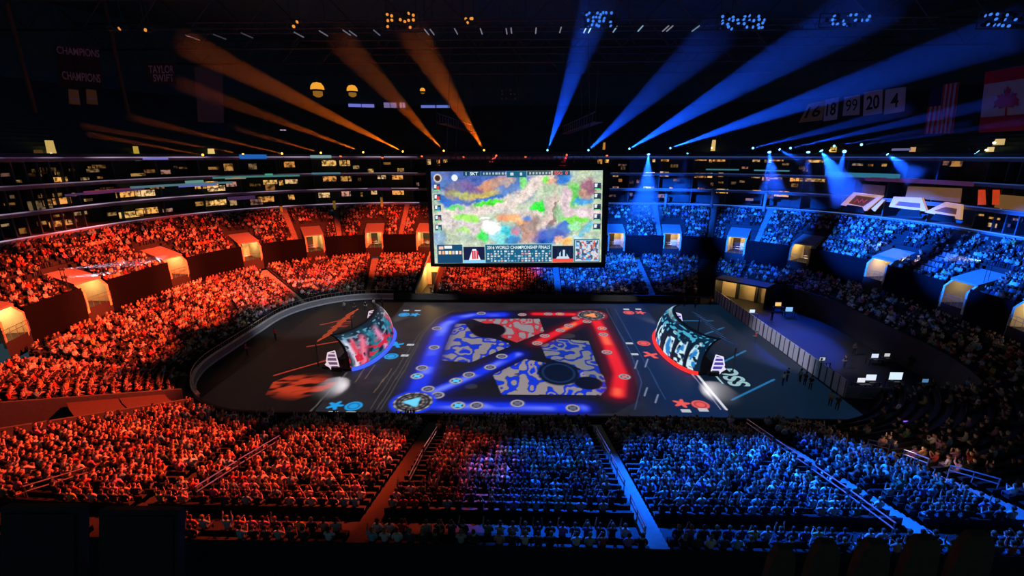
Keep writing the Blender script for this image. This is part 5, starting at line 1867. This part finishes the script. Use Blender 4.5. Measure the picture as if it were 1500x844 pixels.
# bright teal and lilac ribbon boards on the suite fronts
RB = [(268, 270.5, 62, 3, (110, 160, 170), .45), (285, 267, 12, 5, (130, 190, 180), .5), (290, 271.5, 26, 3, (120, 130, 230), .5), (345, 261, 18, 2.5, (190, 170, 130), .5), (377, 258.5, 84, 2.5, (90, 170, 160), .45), (394, 256.5, 8, 4, (80, 190, 160), .6), (478, 254, 36, 2.5, (100, 150, 170), .5), (371, 229.5, 26, 6, (40, 120, 220), .6), (155, 280.5, 32, 5, (150, 56, 96), .5), (122, 284, 22, 3, (110, 70, 130), .35), (354, 290, 24, 5, (96, 60, 110), .4), (1058, 248.5, 40, 2, (70, 150, 170), .5), (1130, 250, 36, 2, (90, 170, 190), .5), (1262, 256.5, 46, 6, (60, 150, 180), .5), (1345, 265.5, 60, 6, (110, 60, 110), .3), (556, 277, 34, 3, (110, 50, 110), .35), (470, 229.5, 26, 4, (150, 190, 190), .6), (228, 232.5, 14, 2.5, (130, 130, 230), .7), (1320, 219, 10, 3, (130, 130, 190), .5)]
for k, (x, y, w, h, c_, e_) in enumerate(RB):
    c = on_ring(x, y, 23.85)
    d0 = -((CM.transposed() @ (c - EYE)).z)
    p, n, t = local_frame(q_of(c.x, c.y), 23.85)
    W, H = w * d0 / FPX / max(.4, abs(t.dot(CM @ Vector((1, 0, 0))))), h * d0 / FPX
    qc = q_of(c.x, c.y)
    hq = half_w(qc, W / 2, 23.85)
    mb = MB().sweep([(23.8, c.z - H / 2), (23.8, c.z + H / 2), (23.96, c.z + H / 2), (23.96, c.z - H / 2)], qc - hq, qc + hq, close=True, caps=True)
    o = mb.build('ribbon_board', mat('ribbon_%d' % k, (.03, .03, .03), .4, 0, lin(c_), e_, scale=1.3))
    side = 'orange-side' if x < 750 else 'blue-side'
    tag(o, 'lit %s ribbon board on the %s suite front, %s along the ring' % ({True: 'teal', False: 'violet'}[c_[1] > c_[0]], side, ordinal(sorted(r[0] for r in RB).index(x))), 'ribbon board', 'ribbon boards on the suite fronts')
# thin continuous light lines along the four suite edges
for k, z in enumerate(LEVEL_Z):
    m = bpy.data.materials.new('edge_line_%d' % k)
    m.use_nodes = True
    nt = m.node_tree
    b = nt.nodes['Principled BSDF']
    tc = nt.nodes.new('ShaderNodeTexCoord')
    nz = nt.nodes.new('ShaderNodeTexNoise')
    nz.inputs['Scale'].default_value = .12
    rp = nt.nodes.new('ShaderNodeValToRGB')
    rp.color_ramp.elements[0].position, rp.color_ramp.elements[1].position = .38, .62
    rp.color_ramp.elements[0].color = (*lin((50, 36, 66)), 1)
    rp.color_ramp.elements[1].color = (*lin((184, 160, 190)), 1)
    nt.links.new(tc.outputs['Object'], nz.inputs['Vector'])
    nt.links.new(nz.outputs['Fac'], rp.inputs[0])
    nt.links.new(rp.outputs[0], b.inputs['Emission Color'])
    b.inputs['Base Color'].default_value = (.3, .3, .32, 1)
    b.inputs['Emission Strength'].default_value = (1.3, 1.0, .4, 1.1)[k]
    q0, q1 = 5.95, 8.05
    o = MB().sweep([(23.86, z - .12), (23.86, z + .02), (23.98, z + .02), (23.98, z - .12)], q0, q1, close=True, caps=True).build('edge_light', m)
    tag(o, 'thin lilac light line along the %s suite edge of the red end' % ['lowest', 'second lowest', 'third', 'topmost'][k], 'light line', 'light lines along the suites')
    m2 = mat('edge_blue_%d' % k, (.2, .25, .3), .4, 0, lin((70, 120, 210)), (.7, .25, .2, .3)[k], scale=.3)
    o = MB().sweep([(23.86, z - .12), (23.86, z + .02), (23.98, z + .02), (23.98, z - .12)], 8.62, 11.1, close=True, caps=True).build('edge_light', m2)
    tag(o, 'thin blue light line along the %s suite edge of the blue end' % ['lowest', 'second lowest', 'third', 'topmost'][k], 'light line', 'light lines along the suites')

# logo boxes: shaped white frames around dark openings, warm lamplight painted as emission
def ring_poly(pts, s):
    return [on_ring(x, y, s) for x, y in pts]


def frame_box(label, outer, inner, arch, s=23.4, e_=.5, extra=()):
    P = ring_poly(outer, s)
    c = sum(P, Vector()) / len(P)
    root = empty('logo_box', c, label, 'suite box', 'framed suite boxes of the blue end')
    n = Vector((c.x, c.y - YC, 0)).normalized()
    m = mat('box_cream_lit', (.6, .5, .36), .6, 0, lin((246, 186, 120)), e_, scale=.8)
    k = len(outer)
    mb = MB()
    Q = ring_poly(inner, s)
    for i in range(k):
        j = (i + 1) % k
        mb.prism([P[i], P[j], Q[j], Q[i]], n * .45)
    part(mb, 'box_frame', m, root)
    part(MB().prism([p + n * .3 for p in Q], n * .15), 'inner_wall', mat('box_inner', (.2, .12, .10), .7, 0, lin((120, 80, 60)), .25, scale=1.5), root)
    A = ring_poly(arch, s - .25)
    part(MB().prism(A, n * .2), 'dark_arch', M_BLACK, root)
    for pl in extra:
        part(MB().prism(ring_poly(pl, s - .1), n * .2), 'light_strip', m, root)
    return root


frame_box('angular framed suite box with red scribbled logo, closest to the screen', [(1231, 300), (1250, 282), (1293, 287), (1268, 309)], [(1241, 298), (1253, 286), (1283, 290), (1264, 303)], [(1234, 309), (1241, 300), (1262, 303), (1266, 312)], extra=[[(1276, 306), (1292, 292), (1296, 293), (1281, 310)]])
frame_box('middle framed suite box with a dark pillar beside it', [(1302, 303), (1309, 288), (1350, 290), (1357, 310)], [(1310, 301), (1316, 295), (1348, 298), (1348, 305)], [(1312, 316), (1320, 307), (1346, 308), (1349, 318)])
frame_box('lowest framed suite box, farthest from the screen', [(1354, 311), (1384, 296), (1408, 300), (1406, 322)], [(1366, 309), (1384, 303), (1402, 306), (1400, 315)], [(1362, 322), (1370, 313), (1397, 317), (1399, 327)])
rl = glow('logo_red', (226, 70, 80), .5)
sc = MB()
pts = [on_ring(x, y, 23.2) for x, y in ((1251, 297), (1256, 292), (1258, 297), (1263, 292), (1265, 297), (1270, 293))]
sc.tube(pts, .09, 5)
tag(sc.build('wall_logo', rl), 'small red scribbled logo inside the angular suite box', 'logo')
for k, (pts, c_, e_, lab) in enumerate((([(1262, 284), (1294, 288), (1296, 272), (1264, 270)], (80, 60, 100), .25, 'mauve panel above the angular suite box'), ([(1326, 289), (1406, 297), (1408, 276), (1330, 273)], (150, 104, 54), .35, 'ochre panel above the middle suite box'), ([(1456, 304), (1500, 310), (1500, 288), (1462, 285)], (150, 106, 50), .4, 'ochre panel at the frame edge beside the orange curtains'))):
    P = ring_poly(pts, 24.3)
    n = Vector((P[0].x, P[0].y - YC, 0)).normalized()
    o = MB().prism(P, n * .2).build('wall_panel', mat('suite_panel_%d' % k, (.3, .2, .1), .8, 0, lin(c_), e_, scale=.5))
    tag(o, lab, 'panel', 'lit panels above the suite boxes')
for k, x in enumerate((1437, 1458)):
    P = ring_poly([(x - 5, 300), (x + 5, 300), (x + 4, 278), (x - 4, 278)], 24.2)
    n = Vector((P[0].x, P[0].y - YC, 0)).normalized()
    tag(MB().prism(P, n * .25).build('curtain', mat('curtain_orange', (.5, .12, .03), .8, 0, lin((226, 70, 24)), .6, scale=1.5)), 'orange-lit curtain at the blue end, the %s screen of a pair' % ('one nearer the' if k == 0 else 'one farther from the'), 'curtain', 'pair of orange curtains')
# yellow columns at the top of the upper stairs
for k, (x, y0, y1) in enumerate(((414, 302, 322), (491, 294, 312), (560, 289, 308), (974, 284, 306), (1042, 275, 304), (1118, 282, 312))):
    a, b = on_ring(x, y1, 23.5), on_ring(x, y0, 23.5)
    root = empty('stair_column', (a.x, a.y, a.z), 'ribbed %s column at the head of an upper stair, %s along the ring' % ('yellow' if k < 3 else 'bluish', ORD[k]), 'column', 'columns at the head of the upper stairs')
    h = b.z - a.z
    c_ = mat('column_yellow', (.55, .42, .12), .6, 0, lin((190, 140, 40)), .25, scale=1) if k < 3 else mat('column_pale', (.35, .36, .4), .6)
    part(MB().lathe([(.26, 0), (.26, h * .3), (.32, h * .34), (.26, h * .38), (.26, h * .62), (.32, h * .66), (.26, h * .7), (.26, h)], 12, a), 'shaft', c_, root, True)
    part(MB().lathe([(.33, h), (.33, h + .12)], 12, a), 'cap', M_CONC, root)

# ------------------------------------------------------------------ banners and flags
def hung(name, label, cat, corners, s, m, group=None, wave=.12, nx_=10, ny_=8, flat=None):
    """cloth between four photo corners (bl, br, tr, tl) on an upright surface of the bowl"""
    if flat:
        P = [on_depth(x, y, flat) for x, y in corners]
    else:
        P = ring_poly(corners, s)
    f = bilerp(*P)
    nrm = (P[1] - P[0]).cross(P[3] - P[0]).normalized()
    if nrm.dot(EYE - P[0]) < 0: nrm = -nrm
    g = lambda u, v, o=0.0: f(u, v) + nrm * (wave * math.sin(u * 9 + v * 2) * (1.1 - v) + o)
    c = (P[0] + P[1] + P[2] + P[3]) / 4
    root = empty(name, c, label, cat, group)
    mb = MB()
    for o_ in (0, -.03):
        mb.add([g(i / nx_, j / ny_, o_) for j in range(ny_ + 1) for i in range(nx_ + 1)], [(j * (nx_ + 1) + i, j * (nx_ + 1) + i + 1, (j + 1) * (nx_ + 1) + i + 1, (j + 1) * (nx_ + 1) + i) for j in range(ny_) for i in range(nx_)])
    part(mb, 'cloth', m, root, True)
    part(MB().tube([g(0, 1.0), g(.5, 1.01), g(1, 1.0)], .05, 5), 'hanging_rod', M_STEEL, root)
    for u in (.1, .9): part(MB().tube([g(u, 1), Vector((g(u, 1).x, g(u, 1).y, 46))], .02, 4), 'cable', M_STEEL, root)
    return root, g


M_BANW = mat('banner_white', (.55, .55, .58), .9, noise=.1)
M_BAND = mat('banner_dark', (.03, .03, .035), .9)
M_BANT = mat('banner_letter', (.5, .42, .46), .9)
M_NUM = mat('banner_number', (.02, .02, .03), .9)
sub = lambda g, u0, v0, u1, v1, o=.05: (lambda u, v: g(u0 + (u1 - u0) * u, v0 + (v1 - v0) * v, o))
r_, g = hung('banner', 'dark double banner with CHAMPIONS lettered twice', 'banner', [(88, 128), (150, 134), (146, 72), (80, 66)], 27, M_BAND)
lettering('CHAMPIONS', 'banner_lettering', M_BANT, sub(g, .02, .80, .98, .98), r_)
lettering('CHAMPIONS', 'banner_lettering', M_BANT, sub(g, .06, .20, .96, .40), r_)
for k, (x0, x1) in enumerate(((100, 117), (126, 143))):
    r_, g = hung('banner', 'pale yellow pennant under the double banner, ' + ('nearer its dark column' if k else 'nearer the frame edge'), 'banner', [(x0 + 1, 152), (x1 + 1, 154), (x1 - 2, 132), (x0, 130)], 26.6, mat('pennant_yellow', (.5, .42, .12), .9), wave=.05)
    part(MB().prism([g(.1, .3, .06), g(.9, .3, .06), g(.9, .42, .06), g(.1, .42, .06)], (0, 0, .05)), 'stripe', M_BANT, r_)
r_, g = hung('banner', 'dark banner with two short centred lines of pale lettering', 'banner', [(215, 124), (258, 124), (255, 92), (212, 92)], 27, M_BAND)
lettering('TAYLOR', 'banner_lettering', M_BANT, sub(g, .1, .52, .96, .88), r_)
lettering('SWIFT', 'banner_lettering', M_BANT, sub(g, .22, .14, .92, .48), r_)
r_, g = hung('banner', 'plain dim grey banner beside the long orange shaft', 'banner', [(290, 178), (328, 180), (326, 96), (284, 98)], 27, mat('banner_grey', (.14, .15, .16), .9))
part(MB().tube([g(.0, .0, .02), g(.5, .0, .02), g(1, .0, .02)], .06, 5), 'hem', M_STEEL, r_)
JER = [('16', [(1170, 180), (1204, 176), (1209, 147), (1184, 152)], mat('banner_gold', (.45, .32, .12), .9)), ('18', [(1206, 178), (1226, 175), (1229, 142), (1209, 146)], M_BANW), ('99', [(1234, 170), (1259, 168), (1260, 138), (1237, 142)], M_BANW), ('20', [(1264, 170), (1292, 166), (1293, 130), (1266, 135)], M_BANW), ('4', [(1295, 168), (1325, 163), (1327, 127), (1297, 131)], M_BANW)]
for t_, cs, m in JER:
    r_, g = hung('jersey_banner', 'hanging %s jersey banner with number %s' % ('gold' if t_ == '16' else 'white', {'16': 'sixteen', '18': 'eighteen', '99': 'ninety-nine', '20': 'twenty', '4': 'four'}[t_]), 'banner', cs, 27, m, 'numbered jersey banners', wave=.06)
    lettering(t_, 'number', M_NUM, sub(g, .30 if t_ == '4' else .16, .22, .70 if t_ == '4' else .86, .80), r_, bold=.0 if t_ == '99' else .02)
# striped flag hung upright
r_, g = hung('flag', 'tall hanging flag with red and white stripes and a dark blue field', 'flag', [(1354, 196), (1396, 195), (1405, 120), (1364, 128)], 27, M_BANW, wave=.1)
for i in range(7):
    u0 = (i * 2) / 13
    mb = MB()
    mb.add([g(u0 + (1 / 13) * a, v / 8, .05) for v in range(9) for a in (0, 1)], [(2 * v, 2 * v + 1, 2 * v + 3, 2 * v + 2) for v in range(8)])
    part(mb, 'red_stripe', mat('flag_red', (.5, .03, .05), .9), r_)
mb = MB()
mb.add([g(u / 6 * .46, .58 + v / 4 * .42, .07) for v in range(5) for u in range(7)], [(v * 7 + u, v * 7 + u + 1, (v + 1) * 7 + u + 1, (v + 1) * 7 + u) for v in range(4) for u in range(6)])
part(mb, 'blue_field', mat('flag_blue', (.015, .02, .08), .9), r_)
# leaf flag
r_, g = hung('flag', 'large hanging red and white flag with a red maple leaf', 'flag', [(1434, 194), (1520, 190), (1524, 92), (1444, 106)], 27, M_BANW, wave=.08)
for v0, v1 in ((0, .25), (.80, 1.0)):
    mb = MB()
    mb.add([g(u / 8, v0 + (v1 - v0) * v, .05) for v in (0, 1) for u in range(9)], [(u, u + 1, 10 + u, 9 + u) for u in range(8)])
    part(mb, 'red_band', mat('flag_red', (.5, .03, .05), .9), r_)
leaf = [(0, 1), (.12, .78), (.26, .84), (.2, .46), (.42, .66), (.47, .56), (.72, .6), (.62, .4), (.9, .22), (.8, .16), (.88, -.06), (.56, .0), (.5, -.12), (.06, -.05), (.08, -.5)]
leaf = leaf + [(-x, y) for x, y in leaf[::-1]][:-1]
mb = MB()
mb.add([g(.46 + x * .26, .47 + (y - .2) * .32, .06) for x, y in leaf] + [g(.46, .47, .06)], [(i, (i + 1) % len(leaf), len(leaf)) for i in range(len(leaf))])
part(mb, 'maple_leaf', mat('flag_red', (.5, .03, .05), .9), r_)
for k, (x0, y0, x1, y1, w) in enumerate(((35, 60, 52, 165, 8), (175, 70, 188, 168, 8))):
    a, b = on_ring(x1, y1, 26.5), on_ring(x0, y0, 26.5)
    rr = w / 2 * 44 / FPX
    struct(MB().tube([a, Vector((a.x, a.y, 47))], rr, 8).build('column', mat('column_brown', (.12, .08, .05), .8)))

# ------------------------------------------------------------------ rails on the near stairs
for (ax, ay), (bx, by), lab in RAILS:
    a, b = on_slope(ax, ay), on_slope(bx, by)
    root = empty('handrail', (a + b) / 2, 'two-bar metal handrail, ' + lab, 'handrail', 'handrails on the near stairs')
    mb = MB()
    for h in (.95, .6): mb.tube([a + Vector((0, 0, h)), b + Vector((0, 0, h))], .045, 6)
    part(mb, 'bars', M_RAIL, root)
    for t_ in (.02, .5, .98):
        p = a.lerp(b, t_)
        part(MB().tube([p - Vector((0, 0, .05)), p + Vector((0, 0, .97))], .04, 5), 'post', M_RAIL, root)

# corner tunnel beside the near orange seats
tq0, tq1 = 5.345, 5.49
for qq in (tq0, tq1):
    p, n, t = local_frame(qq, 1.2)
    mb = MB().prism([p, p + n * 22, p + n * 22 + Vector((0, 0, 7.6)), p + Vector((0, 0, 1.6))], t * .25)
    struct(mb.build('wall_tunnel', M_GREYWALL))
p, n, t = local_frame((tq0 + tq1) / 2, 9)
tp = empty('tunnel_cover', (p.x, p.y, 3.0), 'reddish flat cover over the corner tunnel beside the near orange seats', 'tunnel cover')
for k in range(2):
    mb = MB().sweep([(2.6 + k * 3.4, 1.5 + k * .9), (5.9 + k * 3.4, 2.4 + k * .9), (5.9 + k * 3.4, 2.5 + k * .9), (2.6 + k * 3.4, 1.6 + k * .9)], tq0 + .012, tq1 - .012, close=True, caps=True)
    part(mb, 'panel', mat('cover_cloth', (.09, .06, .055), .8, scale=3), tp)

# warm stair light at the dark near corner
point_light('stair_light', on_slope(1325, 668) + Vector((0, 0, 1.6)), 60, (1, .6, .35))
point_light('stair_light', on_slope(1362, 692) + Vector((0, 0, 1.4)), 70, (1, .55, .22))

# ------------------------------------------------------------------ around the camera
YB = 4.2
struct(MB().box((0, YB + .12, 18.9), (16, .24, 1.06)).box((0, YB + .12, 19.46), (16, .36, .08)).build('wall_balcony', mat('balcony_black', (.02, .024, .026), .7)))
struct(MB().box((0, 1.9, 18.3), (16, 4.6, .2)).build('floor_balcony', M_BLACK))
for k, (x0, x1, yt, lab) in enumerate(((16, 131, 737, 'large black covered display panel on the balcony, at the frame edge'), (157, 271, 741, 'large black covered display panel on the balcony, beside the orange rails'))):
    zc_ = 4.5
    A = [on_depth(x0, yt, zc_), on_depth(x1, yt, zc_), on_depth(x1, 872, zc_), on_depth(x0, 872, zc_)]
    fwd = CM @ Vector((0, 0, -1))
    c = (A[0] + A[2]) / 2
    root = empty('display_panel', (c.x, c.y, 18.4), lab, 'display panel', 'black display panels on the balcony')
    part(MB().prism(A, -fwd * .09), 'casing', M_BLACK, root)
    B = [a.lerp(c, .12) - fwd * .09 for a in A]
    part(MB().prism(B, -fwd * .02), 'cover', mat('black_cloth', (.03, .032, .036), .9), root)
    m_ = (A[2] + A[3]) / 2 - fwd * .05
    part(MB().tube([m_, (m_.x, m_.y, 18.42)], .04, 8).box((m_.x, m_.y, 18.43), (.6, .45, .04)), 'stand', M_STEEL, root)
for k, (x, yt, w) in enumerate(((1152, 806, 40), (1216, 798, 44), (1288, 798, 50), (1362, 792, 50), (1440, 786, 56))):
    zc_ = 4.6
    c = on_depth(x, yt, zc_)
    W = w * zc_ / FPX
    root = empty('balcony_seat', (c.x, c.y, 18.4), 'dark brown upholstered seat back at the balcony edge, %s toward the frame corner' % ORD[k], 'seat', 'seats at the balcony edge')
    H = c.z - 18.4
    M = Matrix.Rotation(R(-8), 3, 'X')
    prof = [(-W / 2, 0), (W / 2, 0), (W / 2, H * .8), (W * .42, H * .93), (W * .25, H), (-W * .25, H), (-W * .42, H * .93), (-W / 2, H * .8)]
    part(MB().prism([Vector((c.x + a, c.y, 18.4 + b)) for a, b in prof], (0, .09, 0)), 'backrest', mat('seat_brown', (.11, .075, .055), .8, scale=14), root)
    part(MB().box((c.x, c.y - .24, 18.83), (W, .42, .1)), 'cushion', MATS['seat_brown'], root)
    for sx in (-1, 1): part(MB().box((c.x + sx * (W / 2 + .03), c.y - .2, 18.75), (.05, .4, .55)), 'armrest', M_BLACK, root)

# ------------------------------------------------------------------ light on the crowd
RED, BLU = (1.0, .068, .02), (.004, .115, 1.0)


def wash(loc, tgt, power, col, deg, bl_=.6, r=.25):
    return spot('wash_light', loc, tgt, power, col, deg, bl_, r)


K = 1000
RW = [((-16, 62, 25), (-41, 84, 6), 150, 34), ((-16, 60, 25), (-48, 72, 6.5), 200, 34), ((-16, 57, 25), (-52, 60, 7), 220, 34), ((-16, 52, 25), (-50, 46, 7), 220, 32), ((-12, 66, 25), (-26, 92, 6.5), 130, 36), ((-5, 64, 25), (-7, 88, 4), 55, 46),
      ((-8, 47, 27), (-27, 25, 5), 120, 30), ((-6, 47, 27), (-15, 25, 5), 110, 30), ((-12, 49, 27), (-38, 33, 4), 130, 30), ((-4, 47, 27), (-6.5, 26, 4.5), 34, 26)]
for l, t_, p_, d_ in RW: wash(l, t_, p_ * K * 1.5, RED, d_)
BW = [((5, 64, 25), (12, 90, 5), 110, 46), ((12, 66, 25), (28, 97, 11), 190, 32), ((15, 64, 25), (44, 88, 11), 240, 24), ((16, 61, 25), (56, 73, 11.5), 380, 22), ((16, 58, 25), (58, 57, 11.5), 330, 20), ((16, 54, 25), (56, 44, 11), 240, 18),
      ((4, 47, 27), (3, 25, 5), 100, 26), ((6, 47, 27), (13, 25, 5), 170, 28), ((8, 47, 27), (21, 25.5, 5), 170, 26)]
for l, t_, p_, d_ in BW: wash(l, t_, p_ * K * 1.9, BLU, d_)
wash((14, 56, 24), (22, 55, 0), 3 * K, (.08, .45, .8), 60)
wash((16, 56, 25), (54, 62, 6), 9 * K, (.10, .22, .8), 34)
wash((14, 64, 25), (43, 84, 4.5), 160 * K, BLU, 20)
wash((8, 65, 25), (25, 89, 4.5), 130 * K, BLU, 28)
wash((-14, 50, 24), (-14, 56, 0), 5 * K, (.9, .85, .9), 60)
wash((-12, 50, 24), (-33, 68, 1), 16 * K, (.8, .88, 1), 36)  # unseen spot added to brighten the curved rink boards
wash((20, 50, 22), (34, 56, 1), 20 * K, (.75, .72, 1), 36)  # unseen spot added to brighten the pale barrier panels

# ------------------------------------------------------------------ world and view
w = bpy.data.worlds.new('world')
bpy.context.scene.world = w
w.use_nodes = True
w.node_tree.nodes['Background'].inputs['Color'].default_value = (.018, .036, .046, 1)
w.node_tree.nodes['Background'].inputs['Strength'].default_value = 1.0
sc_ = bpy.context.scene
sc_.view_settings.view_transform = 'Standard'
sc_.view_settings.look = 'None'
sc_.view_settings.exposure = 0
sc_.view_settings.gamma = 1
sc_.view_settings.use_curve_mapping = False
cy = sc_.cycles
cy.max_bounces = 4
cy.diffuse_bounces = 2
cy.glossy_bounces = 2
cy.transparent_max_bounces = 16
cy.volume_bounces = 0
cy.sample_clamp_indirect = 4
cy.caustics_reflective = False
cy.caustics_refractive = False
cy.use_denoising = True
print('objects', len(bpy.data.objects))
